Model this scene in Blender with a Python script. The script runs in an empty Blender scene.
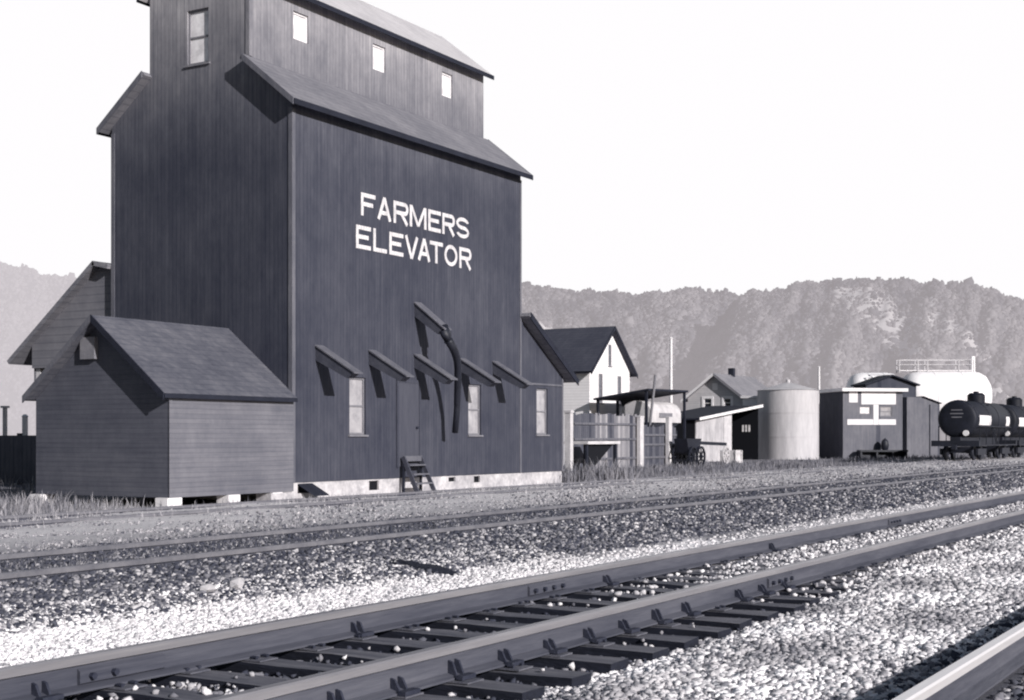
import bpy, math, random
import numpy as np
from mathutils import Vector

random.seed(7)
RNG = np.random.default_rng(11)
scene = bpy.context.scene
COL = scene.collection
TH = math.radians(30.45)
S, C = math.sin(TH), math.cos(TH)
# world: x runs along the tracks, y across them towards the elevator, z up; the photographer stands at x = y = 0

# ------------------------------------------------------------------ survey helpers (bearing + offset -> site coordinates)
def along(px, y):
    """x of the point on the line of offset y seen on bearing px"""
    r = (px - 512) / 1400.0
    return y * (C + r * S) / (S - r * C)

def across(px, x):
    r = (px - 512) / 1400.0
    return (x * S - r * x * C) / (C + r * S)

def site(px, z):
    """plan position on bearing px at distance z"""
    X = (px - 512) / 1400.0 * z
    return (z * C + X * S, z * S - X * C)

# ------------------------------------------------------------------ materials
def new_mat(name):
    m = bpy.data.materials.new(name)
    m.use_nodes = True
    nt = m.node_tree
    nt.nodes.clear()
    out = nt.nodes.new('ShaderNodeOutputMaterial')
    b = nt.nodes.new('ShaderNodeBsdfPrincipled')
    nt.links.new(b.outputs[0], out.inputs[0])
    b.inputs['Specular IOR Level'].default_value = 0.25
    return m, nt, b

def N(nt, t, **kw):
    n = nt.nodes.new(t)
    for k, v in kw.items():
        setattr(n, k, v)
    return n

def math_node(nt, op, a, b=None, c=None, clamp=False):
    n = nt.nodes.new('ShaderNodeMath'); n.operation = op; n.use_clamp = clamp
    for i, v in enumerate((a, b, c)):
        if v is None: continue
        if isinstance(v, (int, float)): n.inputs[i].default_value = v
        else: nt.links.new(v, n.inputs[i])
    return n.outputs[0]

def noise(nt, vec, scale, detail=4.0, rough=0.6):
    n = nt.nodes.new('ShaderNodeTexNoise')
    n.inputs['Scale'].default_value = scale
    n.inputs['Detail'].default_value = detail
    n.inputs['Roughness'].default_value = rough
    nt.links.new(vec, n.inputs['Vector'])
    return n.outputs['Fac']

def scaled(nt, vec, s):
    n = nt.nodes.new('ShaderNodeMapping'); n.inputs['Scale'].default_value = s
    nt.links.new(vec, n.inputs['Vector'])
    return n.outputs[0]

def tint(nt, fac):
    """grey value -> the slightly violet grey of the print (blue in the darks, rosy in the lights)"""
    r = nt.nodes.new('ShaderNodeValToRGB')
    e = r.color_ramp.elements
    e[0].position = 0.0; e[0].color = (0.0, 0.0, 0.0, 1)
    e[1].position = 1.0; e[1].color = (1.0, 0.965, 0.985, 1)
    for p, c in ((0.03, (.0248, .028, .047)), (0.1, (.0938, .0955, .120)), (0.3, (.298, .287, .311)), (0.6, (.605, .58, .60))):
        k = e.new(p); k.color = (*c, 1)
    nt.links.new(fac, r.inputs[0])
    return r.outputs[0]

def obj_pos(nt):
    return nt.nodes.new('ShaderNodeNewGeometry').outputs['Position']

def bump(nt, b, h, strength=0.5, dist=0.02):
    n = nt.nodes.new('ShaderNodeBump')
    n.inputs['Strength'].default_value = strength
    n.inputs['Distance'].default_value = dist
    nt.links.new(h, n.inputs['Height'])
    nt.links.new(n.outputs[0], b.inputs['Normal'])

def push(nt, f, k=2.4):
    return math_node(nt, 'MULTIPLY_ADD', f, k, .5 - .5 * k, clamp=True)

def plain(name, v, var=0.25, scale=3.0, rough=0.8, metal=0.0, stretch=(1, 1, 1), bmp=0.15, spec=.25):
    m, nt, b = new_mat(name)
    p = scaled(nt, obj_pos(nt), stretch)
    f = push(nt, noise(nt, p, scale, 6, .65), 2.0)
    f2 = push(nt, noise(nt, p, scale * 7, 3, .6), 1.6)
    t = math_node(nt, 'MULTIPLY_ADD', f, 2 * var, 1 - var)
    t2 = math_node(nt, 'MULTIPLY_ADD', f2, var, 1 - var / 2)
    t = math_node(nt, 'MULTIPLY', math_node(nt, 'MULTIPLY', t, t2), v)
    nt.links.new(tint(nt, t), b.inputs['Base Color'])
    b.inputs['Roughness'].default_value = rough
    b.inputs['Metallic'].default_value = metal
    b.inputs['Specular IOR Level'].default_value = spec
    if bmp: bump(nt, b, f2, bmp, .03)
    return m

def siding(name, v, vertical=True, board=0.16, top_tone=None, var=0.35, groove=0.55, streak=1.0):
    """painted board siding: vertical boards along the wall or horizontal laps, weather streaks"""
    m, nt, b = new_mat(name)
    pos = obj_pos(nt)
    sep = N(nt, 'ShaderNodeSeparateXYZ'); nt.links.new(pos, sep.inputs[0])
    if vertical:
        s = math_node(nt, 'ADD', sep.outputs[0], sep.outputs[1])
    else:
        s = sep.outputs[2]
    u = math_node(nt, 'DIVIDE', s, board)
    fr = math_node(nt, 'FRACT', u)
    ix = math_node(nt, 'FLOOR', u)
    wn = N(nt, 'ShaderNodeTexWhiteNoise'); wn.noise_dimensions = '1D'
    nt.links.new(ix, wn.inputs['W'])
    st = noise(nt, scaled(nt, pos, (5, 5, .22) if vertical else (.3, .3, 6)), 1.6, 6, .7)
    st2 = noise(nt, scaled(nt, pos, (14, 14, 1.1) if vertical else (1.2, 1.2, 14)), 1.5, 4, .6)
    bl = push(nt, noise(nt, pos, .35, 5, .6)); st = push(nt, st, 2.0)
    t = math_node(nt, 'MULTIPLY_ADD', wn.outputs['Value'], var * .35, 1 - var * .17)
    t = math_node(nt, 'MULTIPLY', t, math_node(nt, 'MULTIPLY_ADD', st, 1.1 * var * streak, 1 - .55 * var * streak))
    t = math_node(nt, 'MULTIPLY', t, math_node(nt, 'MULTIPLY_ADD', st2, .9 * var, 1 - .45 * var))
    bl2 = push(nt, noise(nt, scaled(nt, pos, (1, 1, .6)), 2.2, 8, .75), 1.6)
    t = math_node(nt, 'MULTIPLY', t, math_node(nt, 'MULTIPLY_ADD', bl, 1.1 * var, 1 - .55 * var))
    t = math_node(nt, 'MULTIPLY', t, math_node(nt, 'MULTIPLY_ADD', bl2, 1.8 * var, 1 - .9 * var))
    if vertical:                                            # bare, bleached streaks where the paint has gone
        pe = push(nt, noise(nt, scaled(nt, pos, (7, 7, .5)), 1.3, 7, .72), 4.5)
        pe = math_node(nt, 'MULTIPLY', math_node(nt, 'POWER', pe, 3.0), push(nt, noise(nt, pos, .5, 3, .5), 3.0))
        t = math_node(nt, 'ADD', t, math_node(nt, 'MULTIPLY', pe, .8 * var))
    g = math_node(nt, 'GREATER_THAN', fr, .1 if vertical else .14)
    t = math_node(nt, 'MULTIPLY', t, math_node(nt, 'MULTIPLY_ADD', g, 1 - groove, groove))
    t = math_node(nt, 'MULTIPLY', t, v)
    if top_tone:
        z0, z1, k = top_tone                                    # boards get lighter towards the top of the tower
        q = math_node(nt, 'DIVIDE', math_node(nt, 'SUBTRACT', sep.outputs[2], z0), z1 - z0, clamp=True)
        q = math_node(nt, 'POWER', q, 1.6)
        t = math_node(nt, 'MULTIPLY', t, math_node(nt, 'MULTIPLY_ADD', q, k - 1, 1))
    nt.links.new(tint(nt, t), b.inputs['Base Color'])
    b.inputs['Roughness'].default_value = .75
    if vertical: h = g
    else: h = math_node(nt, 'SUBTRACT', 1.0, fr)
    bump(nt, b, h, .6, .012)
    return m

def shingles(name, v, row=0.14, var=.5):
    m, nt, b = new_mat(name)
    pos = obj_pos(nt)
    sep = N(nt, 'ShaderNodeSeparateXYZ'); nt.links.new(pos, sep.inputs[0])
    rowi = math_node(nt, 'DIVIDE', sep.outputs[2], row)
    ri = math_node(nt, 'FLOOR', rowi)
    fr = math_node(nt, 'FRACT', rowi)
    s = math_node(nt, 'ADD', sep.outputs[0], sep.outputs[1])
    ci = math_node(nt, 'FLOOR', math_node(nt, 'MULTIPLY_ADD', ri, .37, math_node(nt, 'DIVIDE', s, .17)))
    comb = N(nt, 'ShaderNodeCombineXYZ')
    nt.links.new(ri, comb.inputs[0]); nt.links.new(ci, comb.inputs[1])
    wn = N(nt, 'ShaderNodeTexWhiteNoise'); wn.noise_dimensions = '2D'
    nt.links.new(comb.outputs[0], wn.inputs['Vector'])
    bl = noise(nt, pos, .8, 6, .65)
    fine = noise(nt, pos, 9, 4, .6)
    t = math_node(nt, 'MULTIPLY_ADD', wn.outputs['Value'], var * .35, 1 - var * .17)
    t = math_node(nt, 'MULTIPLY', t, math_node(nt, 'MULTIPLY_ADD', bl, 2 * var, 1 - var))
    t = math_node(nt, 'MULTIPLY', t, math_node(nt, 'MULTIPLY_ADD', fine, var, 1 - var * .5))
    g = math_node(nt, 'GREATER_THAN', fr, .14)
    t = math_node(nt, 'MULTIPLY', t, math_node(nt, 'MULTIPLY_ADD', g, .22, .78))
    nt.links.new(tint(nt, math_node(nt, 'MULTIPLY', t, v)), b.inputs['Base Color'])
    b.inputs['Roughness'].default_value = .9
    bump(nt, b, math_node(nt, 'SUBTRACT', math_node(nt, 'MULTIPLY', wn.outputs['Value'], .4), fr), .5, .02)
    return m

def toned(name, lo, hi, rough=.9, spec=.15, nscale=40, haze=0.0, haze_col=(.5, .47, .49)):
    """tone comes from a per-point attribute: stones, grass blades, tree clumps, fence boards"""
    m, nt, b = new_mat(name)
    a = N(nt, 'ShaderNodeAttribute'); a.attribute_name = 'tone'
    f = noise(nt, obj_pos(nt), nscale, 3, .6)
    t = math_node(nt, 'MULTIPLY_ADD', a.outputs['Fac'], hi - lo, lo)
    t = math_node(nt, 'MULTIPLY', t, math_node(nt, 'MULTIPLY_ADD', f, .6, .7))
    nt.links.new(tint(nt, t), b.inputs['Base Color'])
    b.inputs['Roughness'].default_value = rough
    b.inputs['Specular IOR Level'].default_value = spec
    if haze:
        add_haze_glow(nt, b, haze, haze_col)
    return m

def add_haze_glow(nt, b, k, col):
    """haze on the distant bluffs, painted in as a flat emission mix"""
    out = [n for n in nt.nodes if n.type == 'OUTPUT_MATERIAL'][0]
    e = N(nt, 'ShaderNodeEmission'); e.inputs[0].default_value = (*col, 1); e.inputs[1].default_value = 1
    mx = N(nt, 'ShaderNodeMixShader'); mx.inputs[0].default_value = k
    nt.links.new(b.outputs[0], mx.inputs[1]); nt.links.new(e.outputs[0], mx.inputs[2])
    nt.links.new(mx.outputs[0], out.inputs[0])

M = {}
M['elev'] = siding('elevator_boards', .056, True, .13, top_tone=(8.0, 12.2, 5.0), var=.38, groove=.66)
M['elev_trim'] = plain('elevator_trim', .13, .3, 2, stretch=(1, 1, .4))
M['elev_tower_trim'] = plain('tower_trim', .22, .3, 2, stretch=(1, 1, .4))
M['door'] = plain('grey_door', .072, .2, 2, stretch=(4, 4, .5))
M['hood'] = plain('hood_boards', .07, .3, 3)
M['hood_top'] = plain('hood_lid', .13, .3, 3)
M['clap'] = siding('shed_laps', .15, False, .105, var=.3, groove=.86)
M['clap_gable_shaded'] = siding('shed_gable_laps_shaded', .092, False, .105, var=.3, groove=.86)  # side-wall laps darkened, the gable's grazing shade put into the colour
M['annex'] = siding('annex_laps', .17, False, .2, var=.25, groove=.8)
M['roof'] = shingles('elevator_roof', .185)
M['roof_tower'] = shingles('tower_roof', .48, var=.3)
M['roof_shed'] = shingles('shed_roof', .11, .12, .7)
M['roof_dark'] = shingles('dark_roof', .06)
M['roof_grey'] = shingles('grey_roof', .22)
M['dark_trim'] = plain('dark_trim', .02, .3)
M['concrete'] = plain('whitewashed_concrete', .47, .5, 1.6, bmp=.3)
M['block'] = plain('white_block', .78, .15, 5)
M['shade'] = plain('shade_black', .006, .1, bmp=0)  # near-black colour standing in for shade in holes and interiors
M['white'] = plain('white_paint', .8, .08, 2, bmp=.05)
M['white_clap'] = siding('white_laps', .85, False, .15, var=.1, groove=.85)
M['grey_clap'] = siding('grey_laps', .52, False, .15, var=.15, groove=.85)
def letter_mat():
    m, nt, b = new_mat('worn_letter_paint')
    pos = obj_pos(nt)
    sep = N(nt, 'ShaderNodeSeparateXYZ'); nt.links.new(pos, sep.inputs[0])
    fr = math_node(nt, 'FRACT', math_node(nt, 'DIVIDE', math_node(nt, 'ADD', sep.outputs[0], sep.outputs[1]), .11))
    g = math_node(nt, 'GREATER_THAN', fr, .1)
    wear = push(nt, noise(nt, scaled(nt, pos, (9, 9, 1.6)), 1.4, 6, .7), 3.0)
    wear2 = push(nt, noise(nt, pos, 7, 4, .7), 3.5)
    t = math_node(nt, 'MULTIPLY_ADD', wear, .32, .55)
    t = math_node(nt, 'MULTIPLY', t, math_node(nt, 'MULTIPLY_ADD', wear2, .22, .8))
    t = math_node(nt, 'MULTIPLY', t, math_node(nt, 'MULTIPLY_ADD', g, .35, .65))
    nt.links.new(tint(nt, t), b.inputs['Base Color'])
    b.inputs['Roughness'].default_value = .8
    return m
M['letter'] = letter_mat()
M['frame'] = plain('window_frame_paint', .20, .2)
M['black'] = plain('black_iron', .016, .4, 2, rough=.55, spec=.4)
M['tankblack'] = plain('tank_black', .014, .5, 1.5, rough=.6, spec=.25)
M['rail'] = plain('rail_steel', .085, .4, 2.2, rough=.6, stretch=(.25, 3, 3), spec=.3)
M['rail_old'] = plain('rail_rust', .07, .3, 3, rough=.7)
M['head'] = plain('rail_head', .30, .25, 3, rough=.42, metal=.35, stretch=(.2, 4, 4), bmp=.03, spec=.5)
M['head_bright'] = plain('rail_head_bright', .8, .1, 3, rough=.35, metal=.4, stretch=(.2, 4, 4), bmp=.02, spec=.5)
M['head_dull'] = plain('rail_head_dull', .19, .3, 3, rough=.5, metal=.2)
M['iron'] = plain('plate_iron', .035, .4, 6, rough=.7)
M['plate'] = plain('tie_plate_iron', .12, .4, 8, rough=.7)
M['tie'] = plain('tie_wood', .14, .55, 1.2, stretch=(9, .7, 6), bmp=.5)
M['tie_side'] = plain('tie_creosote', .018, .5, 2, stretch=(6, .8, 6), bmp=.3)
M['heap_black'] = plain('heap_black', .035, .6, 14, bmp=.8)
M['galv'] = plain('galvanised_sheet', .5, .2, .9, rough=.6, spec=.3, stretch=(2, 2, .3))
M['tank_white'] = plain('tank_white', .9, .06, .6, rough=.5)
M['wood_dark'] = siding('dark_wood', .05, True, .3, var=.4)
M['wood_mid'] = siding('mid_wood', .14, True, .3, var=.3)
M['wood_pale'] = siding('pale_wood', .45, True, .25, var=.4)
M['pale'] = plain('pale_board', .55, .25, 2)
M['pole'] = plain('pole_paint', .75, .15, 3)
M['boards'] = toned('fence_boards', .03, .5, nscale=3)
M['fence_dark'] = siding('dark_fence', .08, True, .2, var=.4)
M['grass'] = toned('dry_grass', .10, .55, nscale=5)
M['stone_white'] = toned('white_gravel', .10, 1.0)
M['stone_dark'] = toned('cinder_stone', .05, .68)
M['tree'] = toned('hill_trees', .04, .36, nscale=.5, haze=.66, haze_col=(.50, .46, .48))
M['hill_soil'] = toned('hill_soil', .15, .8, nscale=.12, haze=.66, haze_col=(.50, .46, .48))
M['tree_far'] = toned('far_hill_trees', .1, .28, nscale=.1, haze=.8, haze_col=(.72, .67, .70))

def glass_mat(name, v, metal=0):
    m, nt, b = new_mat(name)
    f = push(nt, noise(nt, obj_pos(nt), 3.5, 5, .6), 2.5)
    t = math_node(nt, 'MULTIPLY', math_node(nt, 'MULTIPLY_ADD', f, .55, .7), v)
    nt.links.new(tint(nt, t), b.inputs['Base Color'])
    b.inputs['Roughness'].default_value = .15
    b.inputs['Specular IOR Level'].default_value = .6
    return m
M['pane'] = glass_mat('sky_grey_pane', .36)  # sky reflection painted into the base colour, mottled with dirt
M['pane_bright'] = glass_mat('whitened_pane', .8)
M['pane_dark'] = glass_mat('dark_pane', .03)
M['pane_grey'] = glass_mat('grey_pane', .14)

# ------------------------------------------------------------------ mesh builder
class MB:
    def __init__(self):
        self.v = []; self.f = []; self.t = []
    def add(self, vs, fs, tone=None):
        o = len(self.v)
        self.v += [tuple(p) for p in vs]
        self.f += [tuple(i + o for i in f) for f in fs]
        self.t += [tone if tone is not None else .5] * len(vs)
        return self
    def box(self, x0, x1, y0, y1, z0, z1, tone=None):
        vs = [(x, y, z) for z in (z0, z1) for y in (y0, y1) for x in (x0, x1)]
        return self.add(vs, [(0, 2, 3, 1), (4, 5, 7, 6), (0, 1, 5, 4), (2, 6, 7, 3), (0, 4, 6, 2), (1, 3, 7, 5)], tone)
    def poly(self, pts):
        return self.add(pts, [tuple(range(len(pts)))])
    def prism(self, pts, d):
        n = len(pts); d = Vector(d)
        vs = [Vector(p) for p in pts] + [Vector(p) + d for p in pts]
        return self.add(vs, [tuple(range(n))[::-1], tuple(range(n, 2 * n))] + [(i, (i + 1) % n, n + (i + 1) % n, n + i) for i in range(n)])
    def slab(self, a, b, c, d, t):
        a, b, c, d = map(Vector, (a, b, c, d))
        n = (b - a).cross(d - a).normalized()
        if n.z < 0: n = -n
        return self.prism([a, b, c, d], -n * t)
    def bar(self, a, b, w, h=None, up=(0, 0, 1)):
        h = h or w
        a, b = Vector(a), Vector(b)
        d = (b - a).normalized(); up = Vector(up)
        if abs(d.dot(up)) > .95: up = Vector((1, 0, 0))
        s = d.cross(up).normalized() * w / 2; u = s.cross(d).normalized() * h / 2
        return self.prism([a - s - u, a + s - u, a + s + u, a - s + u], b - a)
    def tube(self, pts, rad, n=10, caps=True):
        pts = [Vector(p) for p in pts]
        rads = rad if isinstance(rad, (list, tuple)) else [rad] * len(pts)
        vs = []; fs = []
        for i, p in enumerate(pts):
            d = (pts[min(i + 1, len(pts) - 1)] - pts[max(i - 1, 0)]).normalized()
            up = Vector((0, 0, 1)) if abs(d.z) < .95 else Vector((1, 0, 0))
            s = d.cross(up).normalized(); u = s.cross(d)
            for k in range(n):
                a = 2 * math.pi * k / n
                vs.append(p + (s * math.cos(a) + u * math.sin(a)) * rads[i])
        for i in range(len(pts) - 1):
            for k in range(n):
                fs.append((i * n + k, i * n + (k + 1) % n, (i + 1) * n + (k + 1) % n, (i + 1) * n + k))
        if caps:
            fs.append(tuple(range(n))[::-1]); fs.append(tuple(range((len(pts) - 1) * n, len(pts) * n)))
        return self.add(vs, fs)
    def build(self, name, mat, parent=None, local=False, smooth=False):
        off = Vector((0, 0, 0))
        if parent is not None and not local:
            p = parent
            while p is not None:
                off += p.location; p = p.parent
        me = bpy.data.meshes.new(name)
        me.from_pydata([tuple(Vector(v) - off) for v in self.v], [], self.f)
        if any(t != .5 for t in self.t):
            a = me.attributes.new('tone', 'FLOAT', 'POINT'); a.data.foreach_set('value', self.t)
        me.materials.append(M[mat] if isinstance(mat, str) else mat)
        if smooth:
            me.polygons.foreach_set('use_smooth', [True] * len(me.polygons))
        me.update()
        o = bpy.data.objects.new(name, me); COL.objects.link(o)
        if parent is not None: o.parent = parent
        return o

def smooth_by_angle(o, deg=40):
    me = o.data
    me.polygons.foreach_set('use_smooth', [True] * len(me.polygons))
    me.set_sharp_from_angle(angle=math.radians(deg))

def tag(o, label=None, cat=None, group=None, kind=None):
    if label: o['label'] = label
    if cat: o['category'] = cat
    if group: o['group'] = group
    if kind: o['kind'] = kind
    return o

def empty(name, loc, label=None, cat=None, group=None, rz=0):
    o = bpy.data.objects.new(name, None); COL.objects.link(o)
    o.location = loc; o.rotation_euler = (0, 0, rz)
    o.empty_display_size = .2
    return tag(o, label, cat, group)

def copy_tree(o, parent=None):
    c = o.copy(); COL.objects.link(c)
    if parent is not None: c.parent = parent
    for ch in list(o.children):
        copy_tree(ch, c)
    return c

def holed(mb, P, u0, u1, v0, v1, holes, depth):
    """wall rectangle with recessed openings; P(u, v, d) -> point, d goes into the wall"""
    us = sorted({u0, u1, *[h[0] for h in holes], *[h[1] for h in holes]})
    vs = sorted({v0, v1, *[h[2] for h in holes], *[h[3] for h in holes]})
    for a, b in zip(us, us[1:]):
        for c, d in zip(vs, vs[1:]):
            if any(h[0] <= a and b <= h[1] and h[2] <= c and d <= h[3] for h in holes): continue
            mb.poly([P(a, c, 0), P(b, c, 0), P(b, d, 0), P(a, d, 0)])
    for a, b, c, d in holes:
        q = [(a, c), (b, c), (b, d), (a, d)]
        for (ua, va), (ub, vb) in zip(q, q[1:] + q[:1]):
            mb.poly([P(ua, va, 0), P(ub, vb, 0), P(ub, vb, depth), P(ua, va, depth)])

def window(P, a, b, c, d, depth, parent, pane='pane', rails=True, frame='frame', fw=.05, sill=True, local=False):
    """sash in a recess: frame with meeting rail, glass pane behind it, sill below"""
    mb = MB()
    def pbox(u0, u1, v0, v1, d0, d1):
        vs = [P(u, v, dd) for dd in (d0, d1) for v in (v0, v1) for u in (u0, u1)]
        mb.add(vs, [(0, 2, 3, 1), (4, 5, 7, 6), (0, 1, 5, 4), (2, 6, 7, 3), (0, 4, 6, 2), (1, 3, 7, 5)])
    d0, d1 = depth - .05, depth - .005
    e = .003
    pbox(a + e, a + fw, c + e, d - e, d0, d1); pbox(b - fw, b - e, c + e, d - e, d0, d1)
    pbox(a + fw, b - fw, c + e, c + fw, d0, d1); pbox(a + fw, b - fw, d - fw, d - e, d0, d1)
    if rails:
        m = (c + d) / 2
        pbox(a + fw, b - fw, m - .022, m + .022, d0 + .004, d1)
    w = mb.build('window', frame, parent, local)
    g = MB(); g.poly([P(a + e, c + e, depth - .02), P(b - e, c + e, depth - .02), P(b - e, d - e, depth - .02), P(a + e, d - e, depth - .02)])
    g.build('pane', pane, w, local)
    if sill:
        mb = MB(); pbox(a - .06, b + .06, c - .05, c - .004, -.05, .02)
        mb.build('sill', frame, w, local)
    return w

# ------------------------------------------------------------------ ground
PROF = [(-80, .06), (1.0, .10), (3.4, .10), (3.75, .05), (4.1, .03), (6.1, .03), (6.5, .10), (7.4, .15), (8.3, .23), (9.4, .295), (11.4, .295), (12.6, .22), (15.5, .14), (17, .14), (19.3, .13), (20.6, .0), (60, .0), (4000, .0)]
def ground_z(y):
    for (a, za), (b, zb) in zip(PROF, PROF[1:]):
        if a <= y <= b:
            return za + (zb - za) * (y - a) / (b - a)
    return 0.0
GY = np.array([p[0] for p in PROF]); GZ = np.array([p[1] for p in PROF])

def fill(x, y):
    t = np.clip((np.asarray(x) - 10.5) / 4.0, 0, 1); t = t * t * (3 - 2 * t)
    return np.where((np.asarray(y) > 3.38) & (np.asarray(y) < 6.52), t, 0.0)
def ground_at(x, y):
    z = np.interp(y, GY, GZ)
    return z + (.112 - z) * fill(x, y)

def make_ground():
    xs = [-1200, -300, -100, -40, -20, -10] + [i * .8 for i in range(-9, 90)] + [75, 80, 90, 100, 120, 150, 200, 300, 600, 1200, 2500, 5000]
    ys = [-1500, -300, -80, -20, -5] + list(np.arange(0, 30, .5)) + [30, 34, 40, 50, 60, 80, 120, 200, 400, 800, 1500, 4000]
    vs = []
    for x in xs:
        for y in ys:
            j = 0
            if 13 < y < 30 and x < 72:
                j = .018 * math.sin(x * 1.7 + y * 2.1) + .014 * math.sin(x * .63 - y * 1.3)
            vs.append((x, y, float(ground_at(x, y)) + j))
    ny = len(ys)
    fs = [(i * ny + k, (i + 1) * ny + k, (i + 1) * ny + k + 1, i * ny + k + 1) for i in range(len(xs) - 1) for k in range(ny - 1)]
    m, nt, b = new_mat('ground_soil')
    pos = obj_pos(nt)
    sep = N(nt, 'ShaderNodeSeparateXYZ'); nt.links.new(pos, sep.inputs[0])
    w = noise(nt, pos, .9, 6, .65)
    w2 = noise(nt, pos, 4.5, 4, .6)
    y = math_node(nt, 'ADD', sep.outputs[1], math_node(nt, 'MULTIPLY_ADD', w, 1.6, -.8))
    y = math_node(nt, 'ADD', y, math_node(nt, 'MULTIPLY_ADD', w2, .7, -.35))
    kx = math_node(nt, 'POWER', 2.718, math_node(nt, 'DIVIDE', sep.outputs[0], -6.5))
    sy = math_node(nt, 'SUBTRACT', sep.outputs[1], 6.6, clamp=True)
    y = math_node(nt, 'SUBTRACT', y, math_node(nt, 'MULTIPLY', math_node(nt, 'MULTIPLY', kx, sy), 2.6))
    r = N(nt, 'ShaderNodeValToRGB')
    stops = [(0, .12), (1.7, .12), (2.1, .34), (3.5, .36), (3.9, .03), (4.4, .03), (5.0, .04), (6.0, .04), (6.3, .95), (6.7, .95), (7.25, .2), (9.3, .12), (11.5, .15), (13, .4), (15, .56), (19.4, .58), (19.9, .6), (20.7, .45), (22, .28), (29, .22)]  # tie bed stops near black: dark fill with the gap shade painted in
    el = r.color_ramp.elements
    el[0].position = 0; el[0].color = (.12,) * 3 + (1,)
    el[1].position = 1; el[1].color = (.19,) * 3 + (1,)
    for yy, v in stops[1:]:
        k = el.new(yy / 30); k.color = (v, v, v, 1)
    nt.links.new(math_node(nt, 'DIVIDE', y, 30.0, clamp=True), r.inputs[0])
    bx = N(nt, 'ShaderNodeMapRange'); bx.inputs['From Min'].default_value = 10; bx.inputs['From Max'].default_value = 16
    nt.links.new(math_node(nt, 'MULTIPLY_ADD', w, 3.0, math_node(nt, 'SUBTRACT', sep.outputs[0], 1.5)), bx.inputs['Value'])
    by = math_node(nt, 'MULTIPLY', math_node(nt, 'GREATER_THAN', sep.outputs[1], 3.7), math_node(nt, 'LESS_THAN', sep.outputs[1], 6.4))
    extra = math_node(nt, 'MULTIPLY', math_node(nt, 'MULTIPLY', bx.outputs[0], by), .3)
    f = noise(nt, pos, 18, 6, .75)
    f3 = noise(nt, pos, 70, 3, .7)
    t = math_node(nt, 'MULTIPLY', math_node(nt, 'ADD', r.outputs[0], extra), math_node(nt, 'MULTIPLY_ADD', f, 1.3, .42))
    t = math_node(nt, 'MULTIPLY', t, math_node(nt, 'MULTIPLY_ADD', f3, 1.0, .5))
    nt.links.new(tint(nt, t), b.inputs['Base Color'])
    b.inputs['Roughness'].default_value = .95
    b.inputs['Specular IOR Level'].default_value = .1
    bump(nt, b, math_node(nt, 'ADD', f, f3), .3, .03)
    mb = MB(); mb.add(vs, fs)
    return tag(mb.build('ground', m), kind='structure')
make_ground()

# ------------------------------------------------------------------ scattered stones
ICO_V = []
ph = (1 + 5 ** .5) / 2
for a in (-1, 1):
    for b_ in (-ph, ph):
        ICO_V += [(0, a, b_), (a, b_, 0), (b_, 0, a)]
ICO_V = np.array(ICO_V) / np.linalg.norm((1, ph))
def ico_faces():
    fs = []
    L = 2 / np.linalg.norm((1, ph)) * 1.01
    for i in range(12):
        for j in range(i + 1, 12):
            for k in range(j + 1, 12):
                p = ICO_V[[i, j, k]]
                if all(np.linalg.norm(p[a] - p[b2]) < L for a, b2 in ((0, 1), (1, 2), (0, 2))):
                    n = np.cross(p[1] - p[0], p[2] - p[0])
                    fs.append((i, j, k) if n @ p.mean(0) > 0 else (i, k, j))
    return np.array(fs)
ICO_F = ico_faces()

def mesh_np(name, verts, faces, tone, mat):
    me = bpy.data.meshes.new(name)
    nv, nf, k = len(verts), len(faces), faces.shape[1]
    me.vertices.add(nv); me.vertices.foreach_set('co', verts.astype(np.float32).ravel())
    me.loops.add(nf * k); me.loops.foreach_set('vertex_index', faces.astype(np.int32).ravel())
    me.polygons.add(nf); me.polygons.foreach_set('loop_start', np.arange(0, nf * k, k, dtype=np.int32))
    a = me.attributes.new('tone', 'FLOAT', 'POINT'); a.data.foreach_set('value', tone.astype(np.float32))
    me.materials.append(M[mat])
    me.update(calc_edges=True); me.validate()
    o = bpy.data.objects.new(name, me); COL.objects.link(o)
    return o

def blobs(name, pos, size, tone, mat, flat=(.65, 1.05), jitter=.3):
    n = len(pos)
    v = ICO_V[None] * (1 + RNG.normal(0, jitter, (n, 12, 1)).clip(-.6, .6))
    sc = np.stack([RNG.uniform(.75, 1.3, n), RNG.uniform(.75, 1.3, n), RNG.uniform(*flat, n)], 1)
    v = v * sc[:, None, :]
    a = RNG.uniform(0, 2 * math.pi, n); ca, sa = np.cos(a)[:, None], np.sin(a)[:, None]
    x = v[:, :, 0] * ca - v[:, :, 1] * sa; y = v[:, :, 0] * sa + v[:, :, 1] * ca
    v = np.stack([x, y, v[:, :, 2]], 2) * size[:, None, None] + pos[:, None, :]
    f = ICO_F[None] + (np.arange(n) * 12)[:, None, None]
    return mesh_np(name, v.reshape(-1, 3), f.reshape(-1, 3), np.repeat(tone, 12), mat)

def scatter(n, x0, x1, y0, y1, s0, s1, grow=30, soft=.25):
    x = x0 * np.exp(RNG.uniform(0, 1, n) * math.log(x1 / x0))
    y = RNG.uniform(y0, y1, n) + RNG.normal(0, soft, n)
    s = np.exp(RNG.uniform(math.log(s0), math.log(s1), n)) * (1 + x / grow)
    z = ground_at(x, y) + s * .12
    return np.stack([x, y, z], 1), s

def clear_rails(p, s, rails):
    k = np.ones(len(p), bool)
    for d in rails: k &= np.abs(p[:, 1] - d) > .085 + s
    return k

RAILS_MAIN = (4.35, 5.86); RAIL_THIRD = 1.69; RAILS_BACK = (9.63, 11.17); RAILS_SIDE = (17.4, 18.9)
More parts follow.
